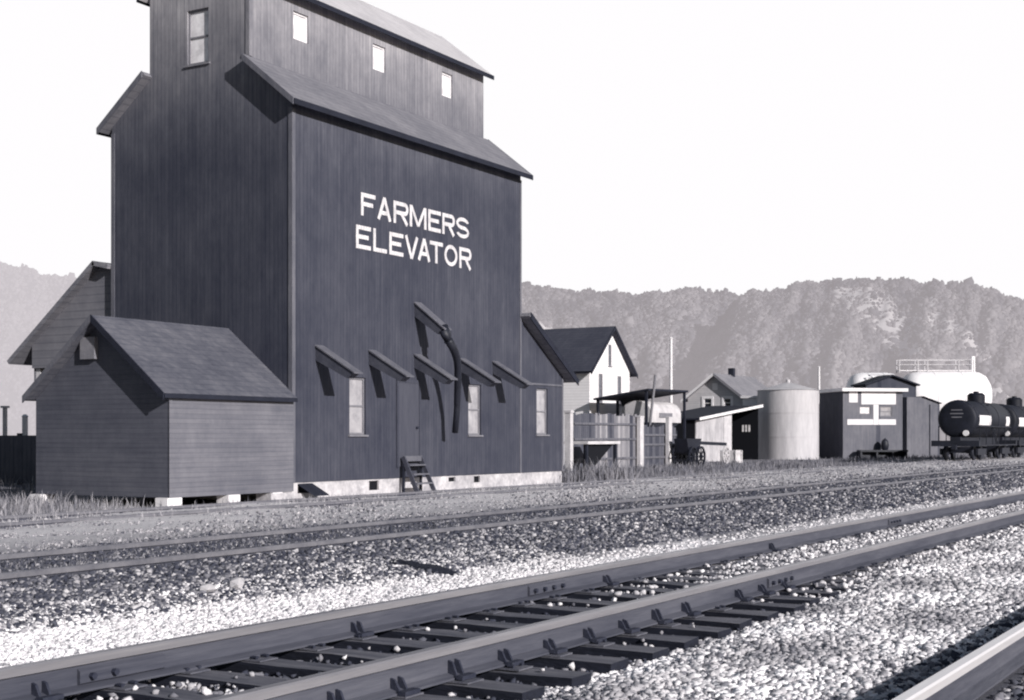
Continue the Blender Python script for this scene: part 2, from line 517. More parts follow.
# white crushed stone between the two running tracks and along the main track
P1, S1 = scatter(52000, 2.8, 45, 2.05, 3.85, .008, .025, 34, .10)
P2, S2 = scatter(30000, 4.5, 60, 6.25, 7.05, .007, .019, 28, .2)
P2[:, 1] += RNG.uniform(0, 1, len(P2)) ** .7 * 2.2 * np.exp(-P2[:, 0] / 7.5); P2[:, 2] = np.interp(P2[:, 1], GY, GZ) + S2 * .12
kp = (P2[:, 1] < 6.75) | (P2[:, 0] < 10 + 5 * RNG.normal(0, .6, len(P2))) | (RNG.uniform(0, 1, len(P2)) < .25); P2, S2 = P2[kp], S2[kp]
P2b, S2b = scatter(16000, 3.8, 14, 6.25, 8.4, .006, .016, 28, .1)
P2, S2 = np.concatenate([P2, P2b]), np.concatenate([S2, S2b])
P3, S3 = scatter(24000, 3.2, 50, 3.9, 6.2, .008, .022, 30, .15)
on_tie = np.abs(((P3[:, 0] - .1) / .55 + .5) % 1 - .5) < .2
far_ = 1 / (1 + np.exp(-(P3[:, 0] - 12.5) / 1.2))
lack = 1 - .95 * np.exp(-((P3[:, 0] - 5.2) / 1.5) ** 2) - .85 * far_ - .1
lack = np.where((P3[:, 0] > 6.4) & (P3[:, 0] < 11), .93, lack)
hole = (on_tie & (RNG.uniform(0, 1, len(P3)) < .97 - .6 * far_)) | (RNG.uniform(0, 1, len(P3)) < lack)
P3, S3, on_tie, far_ = P3[~hole], S3[~hole], on_tie[~hole], far_[~hole]
P3[:, 2] = np.where(on_tie, .125, RNG.uniform(.02, .10, len(P3)) * (1 - far_) + .122 * far_)
P = np.concatenate([P1, P2, P3]); Sz = np.concatenate([S1, S2, S3])
patch = .68 + .42 * np.sin(P1[:, 0] * 1.9 + P1[:, 1] * 2.3) * np.sin(P1[:, 1] * 3.1 - P1[:, 0] * .9)
T = np.concatenate([np.clip(RNG.beta(1.3, .6, len(P1)) * (patch + .1), 0, 1), np.clip(RNG.beta(2.4, .7, len(P2)) * (.58 + .75 * np.exp(-P2[:, 0] / 10)), 0, 1), RNG.beta(1.3, 1.5, len(P3))])
k = clear_rails(P, Sz, RAILS_MAIN + (RAIL_THIRD,))
tag(blobs('white_gravel', P[k], Sz[k], T[k], 'stone_white'), 'loose white crushed stone spread between and beside the running rails', 'gravel', kind='stuff')
# cinders and mixed stones on the older grade
P1, S1 = scatter(34000, 5.5, 60, 7.3, 9.5, .008, .025, 40, .3)
kp = P1[:, 1] > 7.2 + 1.6 * np.exp(-P1[:, 0] / 7.5) * RNG.uniform(.6, 1.3, len(P1)); P1, S1 = P1[kp], S1[kp]
P2, S2 = scatter(12000, 7.5, 70, 9.7, 12.5, .008, .022, 40, .3)
P3, S3 = scatter(9000, 10, 80, 12.5, 19.5, .008, .024, 40, .5)
P4, S4 = scatter(5000, 2.4, 9, .2, 1.55, .012, .03, 30, .05)
P6, S6 = scatter(9000, 3.2, 14, 3.85, 6.2, .008, .02, 30, .08)
on6 = np.abs(((P6[:, 0] - .1) / .55 + .5) % 1 - .5) < .22
P6, S6 = P6[~on6], S6[~on6]; P6[:, 2] = RNG.uniform(.02, .075, len(P6))
P5, S5 = scatter(3000, 2.4, 30, 1.85, 2.15, .012, .03, 30, .08)
P = np.concatenate([P1, P2, P3, P4, P5, P6]); Sz = np.concatenate([S1, S2, S3, S4, S5, S6])
T = np.concatenate([RNG.beta(.45, 1.8, len(P1)), RNG.beta(.4, 3.2, len(P2)), RNG.beta(2.0, 2.6, len(P3)) * .85, RNG.beta(.7, 1.6, len(P4)), RNG.beta(.5, 3, len(P5)), RNG.beta(.5, 4, len(P6)) * .5])
k = clear_rails(P, Sz, RAILS_BACK + (RAIL_THIRD,) + RAILS_SIDE + RAILS_MAIN)
tag(blobs('cinder_ballast', P[k], Sz[k], T[k], 'stone_dark'), 'dark cinders mixed with pale stones around the weedy older track', 'ballast', kind='stuff')

# ------------------------------------------------------------------ dry grass and weeds
def grass(name, spots, label):
    """spots: arrays x, y, height, tone"""
    x, y, h, t = spots
    n = len(x)
    z = np.interp(y, GY, GZ) - .02
    a = RNG.uniform(0, 2 * math.pi, n); w = np.clip(h * .03, .003, .012) * (1 + x / 60)
    l = RNG.normal(0, .35, n) * h; la = RNG.uniform(0, 2 * math.pi, n)
    c, s = np.cos(a) * w, np.sin(a) * w
    b0 = np.stack([x - c, y - s, z], 1); b1 = np.stack([x + c, y + s, z], 1)
    m0 = np.stack([x - c * .7 + l * .4 * np.cos(la), y - s * .7 + l * .4 * np.sin(la), z + h * .6], 1)
    m1 = np.stack([x + c * .7 + l * .4 * np.cos(la), y + s * .7 + l * .4 * np.sin(la), z + h * .6], 1)
    tp = np.stack([x + l * np.cos(la), y + l * np.sin(la), z + h], 1)
    v = np.stack([b0, b1, m1, m0, tp], 1).reshape(-1, 3)
    o = np.arange(n) * 5
    f = np.concatenate([np.stack([o, o + 1, o + 2], 1), np.stack([o, o + 2, o + 3], 1), np.stack([o + 3, o + 2, o + 4], 1)])
    return tag(mesh_np(name, v, f, np.repeat(t, 5), 'grass'), label, 'grass', kind='stuff')

def clumped(n, x0, x1, y0, y1, nc, spread, h0, h1, logx=True):
    cx = x0 * np.exp(RNG.uniform(0, 1, nc) * math.log(x1 / x0)) if logx else RNG.uniform(x0, x1, nc)
    cy = RNG.uniform(y0, y1, nc); ch = RNG.uniform(.25, 1, nc); ct = RNG.beta(2, 2, nc)
    i = RNG.integers(0, nc, n)
    x = cx[i] + RNG.normal(0, spread, n) * (1 + cx[i] / 60); y = cy[i] + RNG.normal(0, spread, n)
    h = RNG.uniform(h0, h1, n) * ch[i]
    return x, y, h, np.clip(ct[i] + RNG.normal(0, .2, n), 0, 1)
def cat_spots(*a): return tuple(np.concatenate(q) for q in zip(*a))

low = cat_spots(clumped(16000, 9, 90, 11.3, 16.8, 900, .16, .03, .12), clumped(9000, 10, 90, 16.9, 20.6, 500, .2, .05, .2),
                clumped(5000, 8, 70, 9.75, 11.1, 300, .12, .03, .1), clumped(3000, 40, 95, 14, 19, 260, .25, .08, .22))
kk = ~((np.abs(low[1] - 9.63) < .06) | (np.abs(low[1] - 11.17) < .06))
grass('short_grass', tuple(q[kk] for q in low), 'short dry grass and weeds over the older tracks')
tall = cat_spots(clumped(9000, 12.5, 21.6, 21.3, 27.5, 300, .25, .1, .42, False), clumped(2500, 13, 21, 20.3, 21.4, 80, .15, .06, .2, False),
                 clumped(11000, 42, 72, 20.5, 28, 420, .35, .08, .42), clumped(7000, 62, 110, 21, 29, 260, .45, .08, .4),
                 clumped(900, 39.6, 43, 20.6, 23, 18, .3, .4, 1.0), clumped(5000, 24, 40, 28.5, 42, 150, .4, .2, .7, False))
tall = tall[:3] + (np.where(tall[0] > 39, tall[3] * .35, tall[3] * .6),)
grass('tall_weeds', tall, 'tall dry weeds along the shed and the yard fences')

# ------------------------------------------------------------------ tracks
def rail_profile(h=.19, head=.074, base=.15):
    hh = h * .25
    return [(-base / 2, 0), (base / 2, 0), (base / 2, .012), (.011, .032), (.011, h - hh - .012), (head / 2, h - hh), (head / 2, h - .01), (head / 2 - .01, h),
            (-head / 2 + .01, h), (-head / 2, h - .01), (-head / 2, h - hh), (-.011, h - hh - .012), (-.011, .032), (-base / 2, .012)]

def rail(y, ztop, x0, x1, side, head, label):
    h = .19
    pr = rail_profile(h)
    root = empty('rail', ((x0 + 6) if x0 > -50 else 0, y, ztop - h), label, 'rail')
    n = 40
    xs = [x0 + (x1 - x0) * (i / n) ** 3 for i in range(n + 1)]
    lower = pr[:5] + [(.011, h - .0595), (-.011, h - .0595)] + pr[12:]
    lower = [pr[0], pr[1], pr[2], pr[3], (.011, h - .055), (-.011, h - .055), pr[12], pr[13]]
    upper = [(.012, h - .0565), pr[5], pr[6], pr[7], pr[8], pr[9], pr[10], (-.012, h - .0565)]
    for nm, poly, mat in (('rail_web', lower, side), ('rail_head', upper, head)):
        mb = MB()
        L = len(poly)
        vs = [(x, y + a, ztop - h + b) for x in xs for a, b in poly]
        fs = [(i * L + j, (i + 1) * L + j, (i + 1) * L + (j + 1) % L, i * L + (j + 1) % L) for i in range(n) for j in range(L)]
        fs += [tuple(range(L)), tuple(range(n * L, (n + 1) * L))[::-1]]
        mb.add(vs, fs)
        mb.build(nm, mat, root)
    return root

TIE = .55
rail_far = rail(5.86, .32, -12, 900, 'rail', 'head', 'far rail of the main track, with bolted joint, beside the white strip of gravel')
rail_near = rail(4.35, .32, -12, 900, 'rail', 'head', 'near rail of the main track, carrying a row of dark iron braces')
rail(1.69, .32, -12, 900, 'rail', 'head_bright', 'brightly polished rail crossing the corner of the white crushed stone')
rail(9.63, .36, -40, 900, 'rail_old', 'head_dull', 'rusty rail sunk in dark cinders, the nearer rail of the older track')
rail(11.17, .36, -40, 900, 'rail_old', 'head_dull', 'rusty half buried rail, the farther rail of the older track in the weeds')
rail(17.4, .2, -60, 900, 'rail_old', 'head_dull', 'thin pale rail of the overgrown siding, on the side away from the elevator')
rail(18.9, .2, -60, 900, 'rail_old', 'head_dull', 'overgrown siding rail running closest to the elevator foundation')

def brace(y, x, sgn):
    """chair brace: two gusset plates and a foot against the rail web"""
    mb = MB(); z = .13
    wob = random.uniform(-.012, .012); x += wob; hb = random.uniform(-.014, .01)
    for dx in (-.034, .034):
        mb.prism([(x + dx - .009, y + sgn * .014, z + .014), (x + dx - .009, y + sgn * .075, z + .016), (x + dx - .009, y + sgn * .042, z + .085 + hb), (x + dx - .009, y + sgn * .014, z + .095 + hb)], (.016, 0, 0))
    mb.box(x - .07, x + .07, min(y + sgn * .08, y + sgn * .13), max(y + sgn * .08, y + sgn * .13), z + .002, z + .026)
    return mb
for i in range(3, 24):
    x = i * TIE + .1
    if x < 12.5 and i not in (9, 19):
        brace(4.35, x, -1).build('rail_brace', 'iron', rail_near)
for i in (9, 14, 21, 29):
    brace(5.86, i * TIE + .1, -1).build('rail_brace', 'iron', rail_far)
def joint(y, x, root, n=4):
    mb = MB(); mb.prism([(x - .32, y - .013, .158), (x - .32, y - .034, .17), (x - .32, y - .034, .235), (x - .32, y - .013, .25)], (.64, 0, 0))
    j = mb.build('joint_bar', 'rail', root)
    for k in range(n):
        mb = MB(); q = x - .24 + .16 * k
        mb.tube([(q, y - .033, .203), (q, y - .062, .203)], .02, 6)
        mb.build('bolt', 'iron', j)
joint(5.86, along(545, 5.86), rail_far); joint(5.86, along(120, 5.86), rail_far, 2)
joint(4.35, along(778, 4.35), rail_near); joint(5.86, along(893, 5.86), rail_far)

def tie_mesh(seed):
    r = random.Random(seed)
    mb = MB()
    n = 7; vs = []
    for i in range(n):
        y = -1.3 + 2.6 * i / (n - 1)
        w = .115 + r.uniform(-.012, .012)
        for (sx, z) in ((-1, -.15), (1, -.15), (1, r.uniform(-.012, .0)), (-1, r.uniform(-.012, .0))):
            vs.append((sx * w + r.uniform(-.006, .006), y + r.uniform(-.01, .01), z))
    fs = [(i * 4 + j, i * 4 + (j + 1) % 4, (i + 1) * 4 + (j + 1) % 4, (i + 1) * 4 + j) for i in range(n - 1) for j in range(4)]
    fs += [(0, 1, 2, 3), tuple((n - 1) * 4 + j for j in (3, 2, 1, 0))]
    mb.add(vs, fs)
    return mb
protos = []
TIE_LABEL = 'weathered dark wooden tie bedded in stone under the two main track rails'
for k in range(4):
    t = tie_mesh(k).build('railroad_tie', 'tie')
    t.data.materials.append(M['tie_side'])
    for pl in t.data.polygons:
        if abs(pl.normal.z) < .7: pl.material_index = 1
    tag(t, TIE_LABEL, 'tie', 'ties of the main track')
    for d in (-.755, .755):
        mb = MB(); mb.box(-.085, .085, d - .17, d + .17, .0, .0095)
        pl = mb.build('tie_plate', 'plate', t, local=True)
        for sx in (-.05, .05):
            mb = MB(); mb.box(sx - .009, sx + .009, d - .115, d - .09, .0, .018); mb.box(sx - .014, sx + .014, d - .12, d - .076, .018, .028)
            mb.build('spike', 'iron', pl, local=True)
    protos.append(t)
for i in range(-4, 112):
    j = i + 4
    t = protos[j] if j < 4 else copy_tree(protos[random.randrange(4)])
    t.location = (i * TIE + .1 + random.uniform(-.02, .02), 5.105 + random.uniform(-.05, .05), .121 + random.uniform(-.006, .0))
    t.rotation_euler = (0, 0, random.uniform(-.02, .02))

# dark heap and white stones lying in the cinders
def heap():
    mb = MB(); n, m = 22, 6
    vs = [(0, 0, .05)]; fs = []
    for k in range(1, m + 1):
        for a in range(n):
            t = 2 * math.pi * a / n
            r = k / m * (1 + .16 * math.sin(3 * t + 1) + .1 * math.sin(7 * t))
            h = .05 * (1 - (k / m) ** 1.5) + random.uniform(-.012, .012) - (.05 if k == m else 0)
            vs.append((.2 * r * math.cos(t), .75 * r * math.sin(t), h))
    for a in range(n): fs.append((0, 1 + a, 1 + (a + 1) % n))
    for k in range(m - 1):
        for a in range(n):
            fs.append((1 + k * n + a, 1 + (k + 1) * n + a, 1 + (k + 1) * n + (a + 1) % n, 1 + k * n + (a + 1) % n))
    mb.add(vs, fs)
    o = mb.build('dark_heap', 'heap_black'); o.location = (11.65, 8.15, .2); o.rotation_euler = (0, 0, math.radians(-11))  # near-black heap modelled for a dark patch on the ground
    return tag(o, 'long low dark heap on the pale stones before the older track', 'heap')
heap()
def rock(x, y, r, label):
    n = 1
    v = ICO_V * (1 + RNG.normal(0, .13, (12, 1))) * np.array([1.25, .9, .75]) * r
    mb = MB(); mb.add([tuple(p) for p in v], [tuple(f) for f in ICO_F])
    o = mb.build('white_rock', 'concrete'); o.location = (x, y, ground_z(y) + r * .45)
    return tag(o, label, 'rock')
rock(8.72, 8.06, .07, 'rounded white rock at the edge of the white gravel strip, smaller of a pair')
rock(9.1, 8.08, .085, 'wide white rock at the edge of the white gravel strip, larger of a pair')

# ------------------------------------------------------------------ the elevator
X0, X1, Y0, Y1 = 25.83, 36.58, 21.2, 27.12
XA = 39.25
TY0, TY1, TYM = 22.52, 25.79, 24.155
ZE, ZJ, ZT, ZP = 9.45, 10.5, 12.62, 13.9
elev = empty('grain_elevator', (31, 24, 0), 'tall dark wooden grain elevator lettered FARMERS ELEVATOR standing beside the siding', 'grain elevator')
front = lambda u, v, d: (u, Y0 + d, v)
gable = lambda u, v, d: (X0 + d, u, v)
towf = lambda u, v, d: (u, TY0 + d, v)
W_LOW = [(28.06, 28.74, 1.56, 3.0), (33.62, 34.3, 1.56, 3.0)]
W_ANN = (37.56, 38.26, 1.58, 3.0)
W_TOW = [(27.49, 28.09, 11.5, 12.2), (30.86, 31.44, 11.5, 12.2), (34.27, 34.83, 11.5, 12.2)]
W_GAB = (23.82, 24.52, 10.7, 12.05)
DEP = .1
mb = MB()
holed(mb, front, X0, X1, .42, ZE, W_LOW, DEP)
mb.poly([(X0, Y0, .42), (X0, Y1, .42), (X0, Y1, ZE), (X0, Y0, ZE)])
mb.poly([(X1, Y0, .42), (X1, Y1, .42), (X1, Y1, ZE), (X1, Y0, ZE)])
mb.poly([(X0, Y1, .42), (X1, Y1, .42), (X1, Y1, ZE), (X0, Y1, ZE)])
for x in (X0, X1):
    mb.poly([(x, Y0, ZE), (x, Y1, ZE), (x, TY1, ZJ), (x, TY0, ZJ)])
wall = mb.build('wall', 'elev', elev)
mb = MB()
holed(mb, towf, X0, X1, ZJ, ZT, W_TOW, DEP)
holed(mb, gable, TY0, TY1, ZJ, ZT, [W_GAB], DEP)
mb.poly([(X1, TY0, ZJ), (X1, TY1, ZJ), (X1, TY1, ZT), (X1, TY0, ZT)])
mb.poly([(X0, TY1, ZJ), (X1, TY1, ZJ), (X1, TY1, ZT), (X0, TY1, ZT)])
for x in (X0, X1):
    mb.poly([(x, TY0, ZT), (x, TY1, ZT), (x, TYM, ZP)])
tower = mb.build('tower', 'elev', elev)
for w in W_LOW: window(front, *w, DEP, elev)
for w in W_TOW: window(towf, *w, DEP, elev, 'pane_bright', rails=False, frame='white', sill=False)
window(gable, *W_GAB, DEP, elev, 'pane_bright')
# roofs
ov, rk = .26, .26
def main_slope(y_out, y_in, sgn):
    sl = (ZJ - ZE) / (TY0 - Y0)
    zt = ZJ + .17
    zo = zt - sl * (abs(y_in - y_out))
    mb = MB()
    mb.slab((X0 - rk, y_out, zo), (X1 + rk, y_out, zo), (X1 + rk, y_in, zt), (X0 - rk, y_in, zt), .13)
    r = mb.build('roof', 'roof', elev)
    for x in (X0 - rk - .03, X1 + rk):
        mb = MB(); mb.prism([(x, y_out, zo - .15), (x, y_in, zt - .15), (x, y_in, zt + .012), (x, y_out, zo + .012)], (.03, 0, 0))
        mb.build('rake_board', 'elev_trim', r)
    mb = MB(); yy = y_out - .03 if sgn < 0 else y_out
    mb.box(X0 - rk, X1 + rk, yy, yy + .03, zo - .14, zo - .005)
    mb.build('eave_board', 'dark_trim', r)
main_slope(Y0 - ov, TY0 - .004, -1); main_slope(Y1 + ov, TY1 + .004, 1)
def tower_slope(y_out, sgn):
    zr = ZP + .16; sl = (ZP - ZT) / (TYM - TY0)
    zo = zr - sl * abs(TYM - y_out)
    mb = MB()
    mb.slab((X0 - .2, y_out, zo), (X1 + .2, y_out, zo), (X1 + .2, TYM, zr), (X0 - .2, TYM, zr), .12)
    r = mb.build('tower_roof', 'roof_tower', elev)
    mb = MB(); yy = y_out - .025 if sgn < 0 else y_out
    mb.box(X0 - .2, X1 + .2, yy, yy + .025, zo - .13, zo - .006)
    mb.build('eave_board', 'dark_trim', r)
tower_slope(TY0 - .24, -1); tower_slope(TY1 + .24, 1)
# corner boards
def corner_board(x, y, z0, z1, mat='elev_trim'):
    mb = MB(); mb.box(x - .018, x + .1, y - .018, y + .1, z0, z1); mb.build('corner_board', mat, elev)
corner_board(X0, Y0, .42, ZE - .16)
mb = MB(); mb.box(X0 - .018, X0 + .1, Y1 - .1, Y1 + .018, .42, ZE - .16); mb.build('corner_board', 'elev_trim', elev)
corner_board(X0, TY0, ZJ + .18, ZT - .05, 'elev_tower_trim')
mb = MB(); mb.box(X1 - .06, X1 + .03, Y0 - .018, Y0 - .002, .42, ZE - .2); mb.build('corner_board', 'elev_trim', elev)
# foundation with vents
mb = MB(); FY = Y0 + .02
vents = []
for px, w, z0, z1 in ((305, .55, .16, .38), (374, .42, .14, .38), (452, .36, .26, .38), (477, .34, .2, .38)):
    x = along(px, FY); vents.append((x - w / 2, x + w / 2, z0, z1))
fnd = lambda u, v, d: (u, FY + d, v)
holed(mb, fnd, X0 - .1, XA - .03, -.1, .419, vents, .06)
mb.poly([(X0 - .1, FY, -.1), (X0 - .1, Y1, -.1), (X0 - .1, Y1, .419), (X0 - .1, FY, .419)])
mb.poly([(XA - .03, FY, -.1), (XA - .03, Y1, -.1), (XA - .03, Y1, .419), (XA - .03, FY, .419)])
mb.poly([(X0 - .1, FY, .419), (XA - .03, FY, .419), (XA - .03, Y1, .419), (X0 - .1, Y1, .419)])
fo = mb.build('foundation', 'concrete', elev)
for v in vents:
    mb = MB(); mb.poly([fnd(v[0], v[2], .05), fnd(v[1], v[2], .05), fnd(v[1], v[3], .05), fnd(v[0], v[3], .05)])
    mb.build('vent', 'shade', fo)  # black sheet in the opening paints its inner shade
mb = MB(); v = vents[0]; mb.prism([(v[0], FY - .02, .36), (v[1], FY - .02, .36), (v[1] + .12, FY - .42, .1), (v[0] + .12, FY - .42, .1)], (0, .02, .03))
mb.build('vent_flap', 'dark_trim', fo)
mb = MB()                                                            # rough footing ledge at the near corner
mb.box(24.9, 25.72, 21.05, 21.5, -.05, .2); mb.box(25.45, 25.728, 21.15, 21.6, .19, .36)
mb.build('footing', 'concrete', elev)
# door
mb = MB(); dx0, dx1 = 30.16, 31.09
mb.box(dx0, dx1, Y0 - .03, Y0 - .002, .72, 2.93)
dr = mb.build('door', 'door', elev)
mb = MB()
mb.box(dx0 - .09, dx0 - .003, Y0 - .04, Y0 - .002, .7, 3.02); mb.box(dx1 + .003, dx1 + .09, Y0 - .04, Y0 - .002, .7, 3.02); mb.box(dx0, dx1, Y0 - .04, Y0 - .002, 2.933, 3.02)
mb.build('door_frame', 'elev', dr)
mb = MB(); mb.tube([(dx1 - .12, Y0 - .03, 1.75), (dx1 - .12, Y0 - .09, 1.75)], .035, 8); mb.build('handle', 'iron', dr)
# loading spouts: boxed chutes sticking out of the wall
def spout(x, zt, w=.28, reach=1.14, drop=.66, hh=.34, name='grain_spout'):
    mb = MB()
    prof = [(Y0 - .004, zt), (Y0 - reach, zt - drop), (Y0 - reach + .2, zt - drop - .13), (Y0 - .004, zt - hh)]
    mb.prism([(x - w / 2, a, b) for a, b in prof], (w, 0, 0))
    s = mb.build(name, 'hood', elev)
    mb = MB(); t = .025
    mb.prism([(x - w / 2 - .03, Y0 - .004, zt + .002), (x - w / 2 - .03, Y0 - reach - .05, zt - drop - .026), (x - w / 2 - .03, Y0 - reach - .05, zt - drop + t - .02), (x - w / 2 - .03, Y0 - .004, zt + t + .012)], (w + .06, 0, 0))
    mb.build('spout_lid', 'hood_top', s)  # paler lid colour paints in the sunlit top edge
    return s
for px in (319, 372, 417, 462, 495):
    spout(along(px, Y0), 3.69)
sx = along(417.5, Y0)
hs = spout(sx, 5.08, .3, .92, .72, .36)
mb = MB()
mb.tube([(sx, Y0 - .80, 4.42), (sx, Y0 - .92, 4.2), (sx, Y0 - .98, 4.0)], [.15, .14, .10], 10)
mb.build('spout_collar', 'black', hs, smooth=True)
mb = MB()
ctl = [(31.0, 20.32, 4.3), (31.08, 20.22, 4.06), (31.28, 20.17, 3.8), (31.55, 20.24, 3.5), (31.76, 20.36, 3.12), (31.95, 20.5, 2.65), (32.08, 20.6, 2.2), (32.16, 20.71, 1.62)]
pts = []
for k in range(1, len(ctl) - 2):
    p0, p1, p2, p3 = (Vector(c) for c in ctl[k - 1:k + 3])
    for q in range(5):
        t = q / 5
        pts.append(.5 * ((2 * p1) + (p2 - p0) * t + (2 * p0 - 5 * p1 + 4 * p2 - p3) * t * t + (3 * p1 - p0 - 3 * p2 + p3) * t ** 3))
pts += [Vector(ctl[-2]), Vector(ctl[-1])]
mb.tube(pts, [.115 - .03 * k / len(pts) for k in range(len(pts))], 12)
mb.build('loading_pipe', 'black', hs, smooth=True)

# lettering
def letters(word, boxes, z0, z1):
    mb = MB(); th = .105; y = Y0 - .012
    def quad(p, q, w=th):
        (x0_, z0_), (x1_, z1_) = p, q
        d = Vector((x1_ - x0_, 0, z1_ - z0_)); L = d.length; n_ = Vector((-d.z, 0, d.x)) / L * w / 2
        a, b = Vector((x0_, 0, z0_)), Vector((x1_, 0, z1_))
        off = random.uniform(0, .004)
        vs = [a - n_, b - n_, b + n_, a + n_]
        mb.prism([(v.x, y - off, v.z) for v in vs], (0, .008, 0))
    def arc(cx, cz, rx, rz, a0, a1, n=12):
        off = random.uniform(0, .004)
        vs, fs = [], []
        for i in range(n + 1):
            a = math.radians(a0 + (a1 - a0) * i / n)
            ca, sa = math.cos(a), math.sin(a)
            for k in (-1, 1):
                vs.append((cx + (rx + k * th / 2) * ca, y - off, cz + (rz + k * th / 2) * sa))
        for i in range(n): fs.append((2 * i, 2 * i + 1, 2 * i + 3, 2 * i + 2))
        mb.add(vs, fs)
    h2 = th / 2
    for ch, (a, b) in zip(word, boxes):
        l, r, bt, tp = a + h2, b - h2, z0 + h2, z1 - h2
        m = (bt + tp) / 2; cx = (l + r) / 2
        if ch in 'FEL':
            quad((l, z0), (l, z1))
            if ch in 'FE': quad((l + h2, tp), (b, tp)); quad((l + h2, m + .01), (r - .05, m + .01))
            if ch in 'EL': quad((l + h2, bt), (b, bt))
        elif ch == 'A':
            quad((l, z0), (cx, z1)); quad((r, z0), (cx, z1)); quad((l + (r - l) * .2, z0 + (z1 - z0) * .32), (r - (r - l) * .2, z0 + (z1 - z0) * .32))
        elif ch == 'V':
            quad((l, z1), (cx, z0)); quad((r, z1), (cx, z0))
        elif ch == 'T':
            quad((a, tp), (b, tp)); quad((cx, z0), (cx, tp - h2))
        elif ch == 'M':
            quad((l, z0), (l, z1)); quad((r, z0), (r, z1)); quad((l + h2 * .6, z1 - .03), (cx, z0 + .05), th * .9); quad((r - h2 * .6, z1 - .03), (cx, z0 + .05), th * .9)
        elif ch == 'R':
            quad((l, z0), (l, z1))
            rz = (tp - m) / 2
            quad((l + h2, tp), (r - rz, tp)); quad((l + h2, m), (r - rz, m))
            arc(r - rz, m + rz, rz, rz, -90, 90)
            quad((cx, m), (r, z0))
        elif ch == 'O':
            arc(cx, m, (r - l) / 2, (tp - bt) / 2, 0, 360, 28)
        elif ch == 'S':
            rz = (tp - m) / 2; rx = (r - l) / 2
            arc(cx, tp - rz, rx, rz, 15, 270, 16); arc(cx, bt + rz, rx, rz, -165, 90, 16)
    return mb
FX = [(360.7, 375), (377, 391), (393.3, 408), (409.5, 426), (428, 440.5), (442, 454.5), (456, 468.6)]
EX = [(355.7, 370.5), (373, 386.5), (389, 403), (404.5, 418), (417.5, 430), (429.5, 442.5), (444, 457), (459, 471)]
for word, bx, z0, z1 in (('FARMERS', FX, 7.10, 7.68), ('ELEVATOR', EX, 6.25, 6.84)):
    letters(word, [(along(a, Y0), along(b, Y0)) for a, b in bx], z0, z1).build('lettering', 'letter', elev)

# lean-to at the far end
SLA = (5.08 - 3.42) / (XA - X1)
mb = MB()
holed(mb, front, X1, XA, .42, 3.2, [W_ANN], DEP)
mb.poly([(X1, Y0, 3.2), (XA, Y0, 3.2), (XA, Y0, 3.42), (X1, Y0, 5.08)])
mb.poly([(XA, Y0, .42), (XA, Y1, .42), (XA, Y1, 3.42), (XA, Y0, 3.42)])
mb.poly([(X1 + .01, Y1, .42), (XA, Y1, .42), (XA, Y1, 3.42), (X1 + .01, Y1, 5.08)])
lw = mb.build('lean_to_wall', 'elev', elev)
window(front, *W_ANN, DEP, elev)
mb = MB(); mb.box(X1 + .04, XA, Y0 - .03, Y0 - .002, 3.1, 3.16); mb.build('trim_board', 'elev_trim', lw)
mb = MB(); mb.box(XA - .08, XA + .018, Y0 - .018, Y0 - .003, .42, 3.35); mb.build('corner_board', 'elev_trim', lw)
zt, zb = 5.08 + .16, 5.08 + .16 - SLA * (XA + .38 - X1)
mb = MB(); mb.slab((X1 + .004, Y0 - .34, zt), (XA + .38, Y0 - .34, zb), (XA + .38, Y1 + .2, zb), (X1 + .004, Y1 + .2, zt), .12)
lr = mb.build('lean_to_roof', 'roof', elev)
mb = MB(); mb.prism([(X1 + .004, Y0 - .372, zt - .2), (XA + .4, Y0 - .372, zb - .2), (XA + .4, Y0 - .372, zb + .01), (X1 + .004, Y0 - .372, zt + .01)], (0, .03, 0))
mb.build('rake_board', 'dark_trim', lr)  # near-black board, the overhang's shadow band painted into it

# drive shed behind
XD = 25.95
PY, PZ = 27.7, 6.06
EY, EZ = 30.95, 3.56
sl = (PZ - EZ) / (EY - PY)
mb = MB()
zc = lambda y: PZ - .1 - sl * abs(y - PY)
mb.prism([(XD, Y1 + .02, 3.35), (XD, 30.25, 3.35), (XD, 30.25, zc(30.25)), (XD, PY, zc(PY)), (XD, Y1 + .02, zc(PY) - .12)], (.06, 0, 0))
mb.prism([(XA - 1, Y1 + .02, .0), (XA - 1, 30.25, .0), (XA - 1, 30.25, zc(30.25)), (XA - 1, PY, zc(PY)), (XA - 1, Y1 + .02, zc(PY) - .12)], (.06, 0, 0))
mb.box(XD + .07, XA - 1.01, 30.19, 30.25, 2.6, zc(30.25))
mb.build('drive_shed_wall', 'annex', elev)
mb = MB()
mb.slab((XD - .25, EY, EZ), (XA - .6, EY, EZ), (XA - .6, PY, PZ), (XD - .25, PY, PZ), .12)
mb.slab((XD - .25, Y1 + .02, PZ - .12), (XA - .6, Y1 + .02, PZ - .12), (XA - .6, PY, PZ - .001), (XD - .25, PY, PZ - .001), .12)
dsr = mb.build('drive_shed_roof', 'roof', elev)
for x in (XD + .08, 31, 35):
    mb = MB(); mb.box(x, x + .16, 30.02, 30.18, 0, 3.34 if x < 28 else 2.6); mb.build('post', 'pale', elev)

